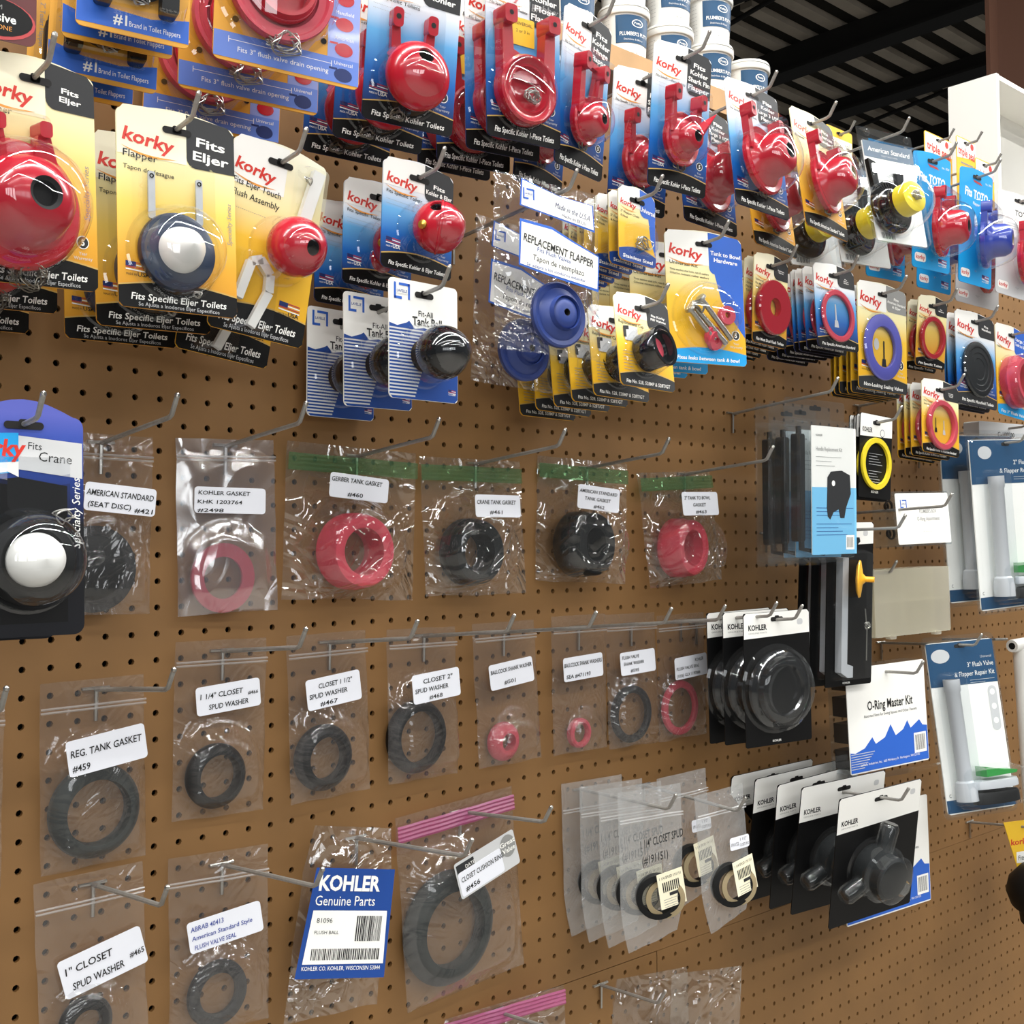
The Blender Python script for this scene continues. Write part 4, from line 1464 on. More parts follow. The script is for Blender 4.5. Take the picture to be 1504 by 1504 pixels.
ring_pack('S10', 'yel', ('Dual Flush', 'Seal Kit', ' '), (('Universal', .0042, 'ink'), ('Fits Most', .0042, 'ink'), ('Toilets', .0042, 'ink')), ('Fits Most Dual Flush Toilets',), 'yellow card with a thick dark red seal', 'thick red seal cards', 'red', -.002, -.069, .037, .012, .0085, yr=False)
ring_pack('S11', 'blu', ('Fits', 'American', 'Standard'), (('Champion Flush Valve Seal', .0042, 'ink'),), ('Fits Specific American Standard',), 'blue card with a thin red ring', 'thin red ring cards on blue', 'redflat', -.002, -.072, .038, .030, .004, inner=lambda b, y: valve_pic(b, y, -.002, -.074, .026), yr=False)
ring_pack('S12', 'yel2', ('Fits', 'American Standard', '& Eljer'), (('.......', .004, 'grey'),), ('Non-Leaking Sealing Valves',), 'yellow and grey card with a violet ring', 'violet ring cards', 'purple', -.006, -.094, .050, .031, .0045, inner=lambda b, y: (valve_pic(b, y, .002, -.106, .03, 'slate'), b.poly([(-.018 + .007 * math.cos(k * .314), -.09 + .009 * math.sin(k * .314)) for k in range(20)], y, M['lightgrey'])), stripc='tag', tagc='grey')
ring_pack('S13', 'yel', ('Fits', 'Mansfield'), (('Flush Valve Seal', .004, 'ink'),), ('Fits Specific Toilets',), 'small yellow card with a glossy red ring', 'glossy red ring cards', 'red', -.004, -.064, .034, .026, .006, yr=False)
ring_pack('S14', 'blu', ('Fits', 'Mansfield', ' '), (('208/209 Flush Seal', .005, 'ink'), ('................', .0035, 'grey')), ('Fits Specific Mansfield Toilets',), 'blue card with a black grooved disc', 'black grooved disc cards', 'slate', -.002, -.094, .047, .02, .006, disc=True, stripc='tag')
ring_pack('S15', 'yel2', ('Large 3"', 'Tank to Bowl', ' '), (('Gasket', .005, 'ink'),), ('Fits 3" Flush Valves',), 'yellow and blue card with a thick stepped red gasket', 'thick stepped gasket cards', 'redmatte', -.008, -.098, .046, .026, .028, tagc='blue', stripc='sky', step=True, tagh=.28)
ring_pack('S16', 'yel2', ('Fits Kohler', '& American', 'Standard'), (('No.2 Tower Style', .004, 'ink'), ('Seal Kit', .004, 'ink')), ('Fits Specific Kohler & American Standard',), 'yellow card with a bright red ring and two clips', 'bright red ring cards', 'redmatte', -.004, -.070, .040, .031, .007, inner=lambda b, y: (valve_pic(b, y, -.014, -.072, .018, 'slate'), valve_pic(b, y, .008, -.074, .018, 'lightgrey')), yr=False)


# yellow ring on black card
def yellow_ring():
    n = 'M2'
    x, z, yaw, pit, rol, w, h, d, st = POSES[n]
    root = thing('seal_pack')
    b = MB()
    b.slab(rrect(-w / 2, w / 2, -h, 0, .003), -.0006, .0006, M['black'])
    y = -.0008
    b.poly([(-w / 2 + .0003, -.034), (w / 2 - .0003, -.031), (w / 2 - .0003, -.003), (w / 2 - .003, -.0003), (-w / 2 + .003, -.0003), (-w / 2 + .0003, -.003)], y, M['white'])
    b.text('KOHLER', -w / 2 + .006, -.027, .010, y - .0001, M['ink'], bold=.03, width=.026)
    b.poly([(.016 + .006 * math.cos(k * .314), -.026 + .006 * math.sin(k * .314)) for k in range(20)], y - .0001, M['navy'])
    b.poly([(.016 + .005 * math.cos(k * .314), -.026 + .005 * math.sin(k * .314)) for k in range(20)], y - .0002, M['white'])
    micro(b, -.018, .018, -.058, 5, .004, y, 'lightgrey', .0005)
    micro(b, -.018, .016, -.084, 6, .004, y, 'lightgrey', .0005)
    b.text('KOHLER', -.010, -h + .008, .005, y, M['white'], bold=.02)
    slot(b, y - .0003, z=-.012, w=.02)
    b.build('backing_card', root)
    b = MB()
    b.lathe([(.031, 0), (.0385, 0), (.039, .002), (.0385, .004), (.031, .004), (.031, 0)], (-.002, -.0012, -.073), M['yelrub'], seg=56)
    b.build('seal_ring', root)
    place(root, n, 'black and white card with a yellow ring', 'seal pack', 'yellow ring cards')
    card_hook(n, HF + 'yellow ring cards', col='hook')


yellow_ring()


def kohler_head(b, w, h, zb, y, small=True):
    b.poly([(-w / 2 + .0003, -zb), (w / 2 - .0003, -zb * .92), (w / 2 - .0003, -.004), (w / 2 - .004, -.0003), (-w / 2 + .004, -.0003), (-w / 2 + .0003, -.004)], y, M['white'])
    b.text('KOHLER', -w / 2 + .008, -zb + .011, .010, y - .0001, M['ink'], bold=.035, width=.032)
    b.text('GENUINE PARTS', -w / 2 + .008, -zb + .006, .003, y - .0001, M['grey'], width=.032)
    chain_pic = [(w / 2 - .020 + .006 * math.cos(k * .7), -.014 + .006 * math.sin(k * 1.1)) for k in range(8)]
    b.poly(rrect(w / 2 - .022, w / 2 - .012, -.020, -.012, .003), y - .0001, M['lightgrey'])


# black dome seal cards
def dome_cards():
    n = 'M10'
    x, z, yaw, pit, rol, w, h, d, st = POSES[n]
    root = thing('seal_pack')
    b = MB()
    b.slab(rrect(-w / 2, w / 2, -h, 0, .003), -.0006, .0006, M['black'])
    kohler_head(b, w, h, .034, -.0008)
    b.text('KOHLER', -.012, -h + .004, .004, -.0008, M['white'], bold=.02)
    slot(b, -.0012, z=-.010, w=.022)
    b.build('backing_card', root)
    b = MB()
    b.lathe([(0, 0), (.050, 0), (.052, .004), (.046, .010), (.044, .014), (.034, .016), (.032, .013), (0, .013)], (-.004, -.002, -.103), M['glossblack'], seg=52)
    b.build('seal_disc', root)
    b = MB()
    b.lathe([(.060, 0), (.056, .002), (.055, .014), (.050, .018), (.047, .018), (.045, .026), (.038, .030), (.035, .030), (.033, .022), (0, .022)], (-.004, -.0012, -.103), M['shell'], seg=52)
    b.build('blister', root)
    place(root, n, 'black card with a domed black seal', 'seal pack', 'domed black seal cards')
    card_hook(n, HF + 'domed black seal cards')


dome_cards()


# fill valve parts in dark blisters
def valve_cards():
    n = 'M11'
    x, z, yaw, pit, rol, w, h, d, st = POSES[n]
    root = thing('valve_pack')
    b = MB()
    b.slab(rrect(-w / 2, w / 2, -h, 0, .004), -.0006, .0006, M['black'])
    kohler_head(b, w, h, .052, -.0008)
    slot(b, -.0012, z=-.014, w=.026)
    b.build('backing_card', root)
    b = MB()
    cx, cz = -.012, -.112
    b.lathe([(0, 0), (.034, 0), (.036, .006), (.036, .022), (.030, .026), (.030, .040), (.026, .044), (0, .044)], (cx, -.002, cz), M['slate'], seg=44)
    for a in (75, 200, 325):
        v = (math.cos(R(a)), 0, math.sin(R(a)))
        b.lathe([(0, .02), (.010, .02), (.010, .060), (.008, .064), (0, .064)], (cx, -.016, cz), M['slate'], seg=20, ax=v)
    b.build('valve_body', root)
    b = MB()
    b.lathe([(.044, 0), (.040, .002), (.040, .028), (.034, .032), (.034, .048), (.028, .052), (0, .052)], (cx, -.0012, cz), M['shell'], seg=44)
    for a in (75, 200, 325):
        v = (math.cos(R(a)), 0, math.sin(R(a)))
        b.lathe([(.013, .03), (.013, .064), (.010, .069), (0, .069)], (cx, -.017, cz), M['shell'], seg=20, ax=v)
    b.build('blister', root)
    place(root, n, 'black card with a three-armed valve', 'valve pack', 'three-armed valve cards')
    card_hook(n, HF + 'three-armed valve cards', extra=.03, rise=.03, drop=.014)


valve_cards()


# trip lever clamshells
def lever_clam():
    n = 'M1'
    x, z, yaw, pit, rol, w, h, d, st = POSES[n]
    root = thing('lever_pack')
    b = MB()
    x0, x1, z0, z1 = -w / 2 + .034, w / 2 - .002, -h + .012, -.038
    b.slab(rrect(x0, x1, z0, z1, .002), -.019, -.018, M['white'])
    y = -.0193
    b.rect(x0, x1, z0, z0 + .092, y, mat('pale_blue_print', '7cc4ec', .4))
    b.text('KOHLER', x0 + .01, z1 - .014, .004, y, M['ink'])
    b.text('Handle Replacement Kit', x0 + .01, z1 - .034, .008, y, M['grey'], width=.062)
    micro(b, x0 + .01, x0 + .07, z1 - .042, 3, .006, y)
    micro(b, x0 + .01, x1 - .008, z0 + .064, 3, .005, y - .0001, 'royal', .0008)
    micro(b, x0 + .01, x1 - .012, z0 + .042, 4, .005, y - .0001, 'royal', .0008)
    b.rect(x1 - .026, x1 - .006, z0 + .006, z0 + .026, y - .0001, M['white'])
    for k in range(8):
        b.rect(x1 - .024 + k * .002, x1 - .0232 + k * .002, z0 + .009, z0 + .023, y - .0002, M['ink'])
    b.poly([(x0 + .034, z1 - .112), (x0 + .036, z1 - .070), (x0 + .044, z1 - .062), (x0 + .070, z1 - .060), (x0 + .090, z1 - .066), (x0 + .092, z1 - .092), (x0 + .080, z1 - .112), (x0 + .076, z1 - .126), (x0 + .066, z1 - .126), (x0 + .062, z1 - .114), (x0 + .050, z1 - .118), (x0 + .042, z1 - .128), (x0 + .036, z1 - .124)], y - .0002, M['tag'])
    b.lathe([(0, 0), (.004, 0)], (x0 + .05, y - .0003, z1 - .078), M['white'], seg=16)
    b.build('insert_card', root)
    b = MB()
    b.rbox(-w / 2 + .008, -w / 2 + .026, -.014, -.004, -h + .03, -.05, .004, M['blackrub'])
    b.tube([(-w / 2 + .017, -.01, -.04), (-w / 2 + .017, -.012, -.1), (-w / 2 + .02, -.012, -h + .02), (0, -.012, -h + .014)], .004, M['blackrub'])
    b.build('flush_lever', root)
    b = MB()
    b.slab(rrect(-w / 2, w / 2, -h, 0, .006), .0006, .0014, M['shell'])
    tray(b, -w / 2 + .003, w / 2 - .003, -h + .003, -.026, .020, M['shell'], r=.006, y=.0006)
    tray(b, -w / 2 + .005, -w / 2 + .030, -h + .006, -.030, .021, M['shell'], r=.006, y=.0006)
    slot(b, .0002, z=-.012, w=.028)
    b.build('clear_shell', root)
    place(root, n, 'clear clamshell with white and pale blue lever insert', 'lever pack', 'lever clamshells')
    hook(1.034, .0254, .172, 'wire hook with T foot above the red gasket bag', .1)


lever_clam()


# long black lever cards with a yellow disc
def long_cards():
    n = 'M4'
    x, z, yaw, pit, rol, w, h, d, st = POSES[n]
    root = thing('lever_pack')
    b = MB()
    b.slab(rrect(-w / 2, w / 2, -h, 0, .003), -.0006, .0006, M['black'])
    kohler_head(b, w, h, .034, -.0008)
    b.poly([(.010, -.022), (.018, -.022), (.020, -.028), (.014, -.033), (.008, -.028)], -.0010, M['ink'])
    b.text('KOHLER', -.012, -h + .003, .004, -.0008, M['white'], bold=.02)
    slot(b, -.0012, z=-.011, w=.02)
    b.build('backing_card', root)
    b = MB()
    b.slab([(-.030, -h + .022), (-.016, -h + .014), (-.006, -h + .014), (-.006, -h + .030), (-.018, -h + .034), (-.018, -.05), (-.030, -.05)], -.014, -.002, M['greyplas'])
    b.build('lever_arm', root)
    b = MB()
    tray(b, -.036, .034, -h + .008, -.040, .016, M['shell'], r=.006)
    b.build('blister', root)
    b = MB()
    chain(b, .026, -.012, -.150, .008, 26, 6, 'steel', .0008)
    b.tube([(.022, -.01, -.125), (.024, -.012, -.155), (.026, -.01, -.2)], .001, M['steel'])
    b.build('chain', root)
    place(root, n, 'long black card with grey lever and yellow disc', 'lever pack', 'long black lever cards', 'long black card with grey lever')
    b = MB()
    b.lathe([(0, 0), (.004, 0), (.004, .012), (.008, .016), (.026, .019), (.027, .021), (.020, .024), (0, .026)], (.006, -.040, -.080), mat('amber_plastic', 'f0b028', .35), seg=44, ax=(-.60, .80, 0))
    b.build('yellow_disc', root)
    card_hook(n, HF + 'long black lever cards', extra=.075, rise=.03)


long_cards()


# compartment box of O-rings with a printed lid
def organizer(n, lab, printed, hk):
    x, z, yaw, pit, rol, w, h, d, st = POSES[n]
    root = thing('organizer_box')
    b = MB()
    dep = .038
    m = M['frost'] if not printed else M['shell']
    t = .0016
    b.slab(rrect(-w / 2, w / 2, -h, 0, .004), .002 - t, .002, m)
    b.slab(rrect(-w / 2, w / 2, -h, 0, .004), .002 + dep, .002 + dep + t, m)
    for (a, c, e, g) in ((-w / 2, -w / 2 + t, -h, 0), (w / 2 - t, w / 2, -h, 0), (-w / 2, w / 2, -t, 0), (-w / 2, w / 2, -h, -h + t)):
        b.box(a, c, .002, .002 + dep, e, g, m)
    for k in range(1, 5):
        b.box(-w / 2 + k * w / 5, -w / 2 + k * w / 5 + t, .004, dep, -h, 0, m)
    b.box(-w / 2, w / 2, .004, dep, -h / 2, -h / 2 + t, m)
    b.build('box_body', root)
    b = MB()
    for s in (-.3, .3):
        b.rbox(s * w - .008, s * w + .008, -.003, .006, -h - .004, -h + .002, .002, m)
    b.build('latch', root)
    if printed:
        b = MB()
        b.slab(rrect(-w / 2 + .003, w / 2 - .003, -h + .003, -.003, .003), -.0007, 0, M['white'])
        lavelle(b, -w / 2 + .014, -.026, .013, -.0009)
        b.text("PLUMBER'S BOX", .012, -.034, .008, -.0009, M['grey'], align='C', bold=.01, width=.044)
        b.text("O-Ring Assortment", .012, -.046, .009, -.0009, M['grey'], align='C', bold=.01, width=.058)
        b.text("100 Assorted Sizes", .012, -.064, .0045, -.0009, M['lightgrey'], align='C')
        b.text("No. 123", .012, -.071, .0045, -.0009, M['lightgrey'], align='C')
        b.build('printed_sheet', root)
        for k in range(5):
            for q in range(2):
                b = MB()
                c = (-w / 2 + (k + .5) * w / 5, .022, -h * (.25 + .5 * q))
                b.lathe([(.007, 0), (.0095, .001), (.0095, .003), (.007, .003), (.007, 0)], c, M['blackrub'], seg=20)
                b.lathe([(.004, 0), (.006, .001), (.006, .003), (.004, .003), (.004, 0)], (c[0] + .002, c[1] + .006, c[2]), M['blackrub'], seg=20)
                b.build('o_ring', root)
    place(root, n, lab, 'organizer box', 'compartment boxes')
    zz = z - h - .008
    if printed:
        hook(x - w * .42, -.125, d + .07, hk, .05)
    else:
        hook(x - w * .30, z - .012, d - .004, hk, .05)


organizer('M3', 'clear compartment box with a white printed lid sheet', True, 'wire hook passing in front of the printed compartment box')
organizer('M5', 'frosted cream compartment box hanging under the printed one', False, 'wire hook beside the frosted compartment box')


# O-ring master kit: blue wave box, tilted on its hook
def wave_kit(n, lab, hk):
    x, z, yaw, pit, rol, w, h, d, st = POSES[n]
    root = thing('o_ring_kit')
    b = MB()
    b.slab(rrect(-w / 2, w / 2, -h, 0, .003), 0, .001, M['white'])
    y = -.0003
    pts = [(-w / 2 + .001, -h + .002), (w / 2 - .001, -h + .002)]
    P = [(.5, .30), (.44, .31), (.40, .36), (.36, .34), (.28, .30), (.24, .37), (.18, .30), (.08, .26), (.02, .36), (-.06, .26), (-.18, .22), (-.22, .28), (-.32, .20), (-.44, .17), (-.5, .18)]
    wave = []
    for (a, c), (e, g) in zip(P, P[1:]):
        for t in (0, .5):
            wave.append(((a + (e - a) * t) * (w - .002), -h + (c + (g - c) * t) * h * 1.15))
    wave.append((P[-1][0] * (w - .002), -h + P[-1][1] * h * 1.15))
    b.poly(pts + wave, y, M['blue'])
    for k in range(7):
        b.rect(-w / 2 + .002, -w / 2 + .055 - .004 * k, -h + .028 - .0035 * k, -h + .029 - .0035 * k, y - .0001, M['lightgrey'])
    b.text('O-Ring Master Kit', .006, -h * .42, .019, y, M['ink'], align='C', bold=.02, width=.58 * w)
    b.text('Assorted Sizes for Swing Spouts and Other Faucets', .006, -h * .42 - .010, .006, y, M['tag'], align='C', width=.68 * w)
    lavelle(b, -w / 2 + .008, -.022, .016, y)
    b.text('LaVelle Industries, Inc.  665 McHenry St  Burlington, WI 53105', .0, -h + .010, .005, y - .0002, M['white'], align='C', width=.75 * w)
    b.rect(w / 2 - .034, w / 2 - .005, -h + .014, -h + .044, y - .0002, M['white'])
    for k in range(9):
        b.rect(w / 2 - .031 + k * .0026, w / 2 - .0298 + k * .0026, -h + .018, -h + .041, y - .0003, M['ink'])
    b.build('printed_front', root)
    b = MB()
    dep, m = .034, M['blackrub']
    b.slab(rrect(-w / 2, w / 2, -h, 0, .003), .001 + dep - .001, .001 + dep, M['shell'])
    for (a, c, e, g) in ((-w / 2, -w / 2 + .001, -h, 0), (w / 2 - .001, w / 2, -h, 0), (-w / 2, w / 2, -.001, 0), (-w / 2, w / 2, -h, -h + .001)):
        b.box(a, c, .001, dep, e, g, M['shell'])
    b.build('box_body', root)
    for k in range(4):
        b = MB()
        b.box(-w / 2 + .003, w / 2 - .003, .004, dep - .004, -h + .006 + k * h / 4, -h + (k + 1) * h / 4 - .004, m)
        b.build('o_ring_tray', root)
    b = MB()
    b.poly(rrect(-.02, w / 2 + .02, -.018, .018, .016), 0, M['shell'])
    o = b.build('hanging_flap', root, loc=(0, .012, -h - .012))
    o.rotation_euler = (R(62), 0, R(-6))
    place(root, n, lab, 'o-ring kit', 'white and blue o-ring kits')
    if n == 'M9':
        card_hook(n, hk, extra=.05, rise=.03)


wave_kit('M9', 'white kit box with blue waves, hanging above the valve cards', 'wire hook at the top of the blue wave kit')
wave_kit('M9b', 'white kit box with blue waves, tucked behind the valve cards', None)


# flush valve repair kits in large clamshells
def valve_kit(n, lab, hk, title, label_top='Universal'):
    x, z, yaw, pit, rol, w, h, d, st = POSES[n]
    root = thing('valve_kit')
    b = MB()
    b.slab(rrect(-w / 2 + .006, w / 2 - .006, -h + .008, -.010, .006), -.001, .001, M['white'])
    y = -.0013
    b.rect(-w / 2 + .006, w / 2 - .006, -.28 * h, -.011, y, M['teal'])
    b.rect(-w / 2 + .006, w / 2 - .006, -h + .010, -h + .030, y, M['teal'])
    b.poly([(-w * .28 + .018 * math.cos(k * .2618), -.032 + .011 * math.sin(k * .2618)) for k in range(24)], y - .0001, M['lightgrey'])
    b.text(label_top, w / 2 - .012, -.040, .006, y - .0001, M['lightgrey'], align='R')
    b.text(title[0], w / 2 - .010, -.053, .011, y - .0001, M['white'], align='R', width=.36 * w)
    b.text(title[1], w / 2 - .010, -.067, .011, y - .0001, M['white'], align='R', width=.55 * w)
    micro(b, 0.08 * w, .42 * w, -.074, 2, .004, y - .0001, 'lightgrey')
    b.poly(rrect(.30 * w, .42 * w, -.55 * h, -.30 * h, .008), y - .0001, M['lightgrey'])
    for k in range(3):
        b.lathe([(0, 0), (.005, 0)], (.36 * w, y - .0002, -.335 * h - .08 * h * k), M['white'], seg=16)
    b.text('c', -w / 2 + .012, -h + .034, .012, y - .0001, M['grey'])
    slot(b, y - .0003, z=-.018, w=.022)
    b.build('insert_card', root)
    b = MB()
    px = -w * .27
    b.lathe([(.011, 0), (.013, .0), (.013, .018), (.0115, .020), (.0115, h * .55), (.015, h * .56), (.017, h * .60), (.017, h * .66), (.012, h * .66)], (px, -.018, -.24 * h), M['greyplas'], seg=32, ax=(0, 0, -1))
    b.lathe([(0, 0), (.042, 0), (.044, .004), (.044, .012), (0, .014)], (.08 * w, -.024, -h * .80), M['greyplas'], seg=40, ax=(0, 0, -1), sx=.42)
    f = b.build('overflow_tube', root)
    b = MB()
    b.lathe([(0, 0), (.040, 0), (.043, .004), (.043, .018), (0, .018)], (.08 * w, -.024, -h * .86), M['blackrub'], seg=40, ax=(0, 0, -1), sx=.42)
    b.build('rubber_gasket', root)
    b = MB()
    b.slab([(-.06 * w, -.78 * h), (.34 * w, -.775 * h), (.36 * w, -.76 * h), (.18 * w, -.75 * h), (-.06 * w, -.725 * h)], -.034, -.008, M['green'])
    b.build('flapper', root)
    b = MB()
    b.slab(rrect(-w / 2, w / 2, -h, 0, .010), .001, .002, M['shell'])
    tray(b, -w / 2 + .004, w / 2 - .004, -h + .004, -.006, .008, M['shell'], r=.010, y=.0015)
    tray(b, px - .020, px + .022, -.93 * h, -.20 * h, .026, M['shell'], r=.010, y=-.008)
    tray(b, px - .010, .08 * w + .050, -.95 * h, -.72 * h, .038, M['shell'], r=.012, y=-.008)
    b.build('clear_shell', root)
    place(root, n, lab, 'valve kit', 'flush valve kit clamshells')
    if hk:
        card_hook(n, hk, extra=.03, rise=.04, drop=.018)


valve_kit('M6', 'tall clamshell with white overflow tube, upper kit', 'wire hook holding the upper pair of tube clamshells', ('2" Flush Valve', '& Flapper Repair Kit'))
valve_kit('M7', 'clamshell of white overflow tube and green flapper hanging lowest', 'wire hook holding the lowest tube clamshell', ('3" Flush Valve', '& Flapper Repair Kit'))

# ---------------------------------------------------------------- more cards of the top row
def flapper_kits():
    n = 'T3'
    x, z, yaw, pit, rol, w, h, d, st = POSES[n]
    root = thing('flapper_pack')
    b = MB()
    b.slab(rrect(-w / 2, w / 2, -h, 0, .006), -.0006, .0006, M['orangep'])
    y = -.0008
    P = mat('periwinkle_print', '8a9ada', .35, coat=.2)
    b.rect(.27 * w, w / 2 - .0005, -h + .005, -.004, y, P)
    b.rect(-w / 2 + .0005, w / 2 - .0005, -h + .003, -h + .026, y - .0001, mat('cornflower_print', '5f7fd2', .35, coat=.2))
    b.text('Fits 3" flush valve drain opening', -.03 * w, -h + .010, .0065, y - .0002, M['white'], align='C', width=.62 * w)
    b.rect(-.40 * w, .30 * w, -h + .0195, -h + .0200, y - .0002, M['white'])
    for s in (-.40, .30):
        b.rect(s * w - .0003, s * w + .0003, -h + .017, -h + .0225, y - .0002, M['white'])
    for k in range(5):
        zc = -.012 - k * .024
        b.text(('Kohler', 'TOTO', 'Mansfield', 'American', 'Universal')[k], .385 * w, zc - .006, .005, y - .0002, M['white'], align='C')
        b.poly([(.385 * w + .009 * math.cos(q * .3307), zc - .015 + .0065 * math.sin(q * .3307)) for q in range(20)], y - .0002, M['red'] if k < 4 else M['navy'])
        b.rect(.385 * w - .014, .385 * w - .006, zc - .011, zc - .009, y - .0002, M['red'] if k < 4 else M['navy'])
    for s in (-.36, .24):
        b.lathe([(.003, 0), (.0045, .001), (.0045, .002), (.003, .002)], (s * w, y, -.095), M['clear'], seg=14)
        b.lathe([(0, 0), (.003, 0)], (s * w, y - .0002, -.095), M['hole'], seg=12)
    b.build('backing_card', root)
    b = MB()
    cx, cz, r = -.012, -.062, .049
    b.lathe([(0, .002), (r * .5, .002), (r * .58, .016), (r * .64, .016), (r * .66, .006), (r * .8, .004), (r * .98, .004), (r, .010), (r * .98, .014), (r * .9, .014), (r * .86, .010), (r * .72, .010)], (cx, -.003, cz), M['redmatte'], seg=56)
    b.lathe([(r * .66, .012), (r * .58, .022), (r * .5, .022), (r * .48, .004), (0, .004)], (cx, -.003, cz), M['red'], seg=48)
    f = b.build('flapper', root)
    b = MB()
    chain(b, cx + .004, -.016, cz - r - .002, .018, 56, 7, 'steel', .0007)
    b.build('chain', f)
    b = MB()
    dome(b, cx, cz, r * 1.12, .030, M['clear'], flat=.7)
    b.build('blister', root)
    place(root, n, 'yellow and periwinkle card with a big pinkish red flapper', 'flapper pack', 'big universal flapper cards')
    card_hook(n, HF + 'big universal flapper cards', extra=.02)

    n = 'T2'
    x, z, yaw, pit, rol, w, h, d, st = POSES[n]
    root = thing('flapper_pack')
    b = MB()
    b.slab(rrect(-w / 2, w / 2, -h, 0, .005), -.0006, .0006, M['orangep'])
    y = -.0008
    b.poly([(-w / 2 + .0004, -h + .004), (w / 2 - .0004, -h + .004), (w / 2 - .0004, -h + .024), (w * .15, -h + .018), (-w * .2, -h + .020), (-w / 2 + .0004, -h + .028)], y, M['blue'])
    b.text('#1', -.18 * w, -h + .008, .012, y - .0001, M['white'], bold=.02)
    b.text('Brand in Toilet Flappers', -.04 * w, -h + .008, .0065, y - .0001, M['white'], width=.46 * w)
    b.text('2" Toilet Flapper', -w / 2 + .009, -.030, .006, y, M['grey'], rot=-90)
    b.build('backing_card', root)
    b = MB()
    b.lathe([(0, 0), (.030, 0), (.031, .004), (.020, .010), (.018, .024), (0, .026)], (0, -.002, -.050), M['blackrub'], seg=36)
    for s in (-1, 1):
        b.rbox(s * .026 - .007, s * .026 + .007, -.016, -.002, -.090, -.050, .004, M['blackrub'])
    f = b.build('flapper', root)
    b = MB()
    chain(b, .002, -.010, -.078, .010, 26, 3, 'steel', .0007)
    b.build('chain', f)
    b = MB()
    tray(b, -.042, .042, -.094, -.004, .024, M['clear'], r=.010)
    b.build('blister', root)
    place(root, n, 'amber card with blue foot and black flapper', 'flapper pack', 'amber cards with blue foot')


flapper_kits()


def corner_packs():
    # dark red and black packs cut by the top corner of the view
    for k, (px, dd, zz) in enumerate(((-.062, .20, .338), (-.070, .13, .300))):
        root = thing('washer_pack', (FARP['corner'][0] - .012 * k, FARP['corner'][1] + .07 * k, FARP['corner'][2] - .02 * k), (0, 0, R(-6)))
        b = MB()
        w, h = .085, .12
        b.slab(rrect(-w / 2, w / 2, 0, h, .006), -.0006, .0006, mat('maroon_print', '5a1a1c', .4))
        b.poly([(.012 + .030 * math.cos(q * .2618), .016 + .016 * math.sin(q * .2618)) for q in range(24)], -.0008, M['flagred'])
        b.poly([(.012 + .028 * math.cos(q * .2618), .017 + .0145 * math.sin(q * .2618)) for q in range(24)], -.0009, M['black'])
        b.text('FROM', .012, .023, .005, -.0010, M['grey'], align='C')
        b.text('Exclusive', .012, .014, .009, -.0010, M['white'], align='C', bold=.02)
        b.text('DURAZONE', .012, .008, .005, -.0010, M['orange'], align='C')
        b.build('backing_card', root)
        b = MB()
        tray(b, -.034, .034, .04, .11, .016, M['clear'])
        b.build('blister', root)
        tag(root, ('maroon card with oval badge at the top corner, in front', 'maroon card with oval badge, behind the other maroon card')[k], 'washer pack', 'maroon cards')


corner_packs()


def seal_boxes():
    # yellow and red cards hanging by the white header box
    pts = BOXES
    for k, (cx, cy, cz, w, h, yaw, lab) in enumerate(pts):
        root = thing('seal_card', (cx, cy, cz), (0, 0, R(yaw)))
        b = MB()
        b.slab(rrect(-w / 2, w / 2, -h, 0, .004), -.0006, .0006, M['yellow'])
        y = -.0008
        if k == 3:
            b.rect(-w / 2 + .001, w / 2 - .001, -h + .006, -.016, y, M['cream'])
            b.text('triple seal', 0, -.030, .016, y - .0001, M['grey'], align='C', width=.8 * w)
        else:
            b.poly([(-w / 2 + .001, -.002), (w / 2 - .001, -.002), (w / 2 - .001, -.030), (-w / 2 + .001, -.038)], y, M['white'])
            b.text('triple seal', 0, -.032, .020, y - .0001, M['logo'], align='C', width=.86 * w, bold=.025, rot=-4)
            b.rect(-.3 * w, .34 * w, -.046, -.043, y, M['grey'])
            b.slab([(-.012, -.092), (.006, -.100), (.014, -.086), (.003, -.074), (.001, -.054), (-.003, -.054), (-.004, -.074)], -.008, -.001, M['flagred'])
            b.poly([(w * .3 + .006 * math.cos(q * .5236), -.010 + .006 * math.sin(q * .5236)) for q in range(12)], y - .0001, M['logo'])
        slot(b, y - .0003, z=-.008, w=.018, h=.004)
        b.build('backing_card', root)
        tag(root, lab, 'seal card', 'yellow triple seal cards')
        b = MB()
        b.tube([(cx, -.002, .432), (cx, -.010, .436), (cx, -.012, cz - .03), (cx, -.018, cz - .012), (cx, cy - .02, cz - .008), (cx, cy - .03, cz + .006)], .0022, M['hook'])
        o = b.build('riser_hook')
        tag(o, ('bent wire riser holding the tilted yellow and red card', 'bent wire riser of the rear yellow card by the header box', 'bent wire riser of the overlapping yellow card by the header box', 'bent wire riser of the small pale yellow card')[k], 'hook', 'wire hooks on the pegboard')


seal_boxes()


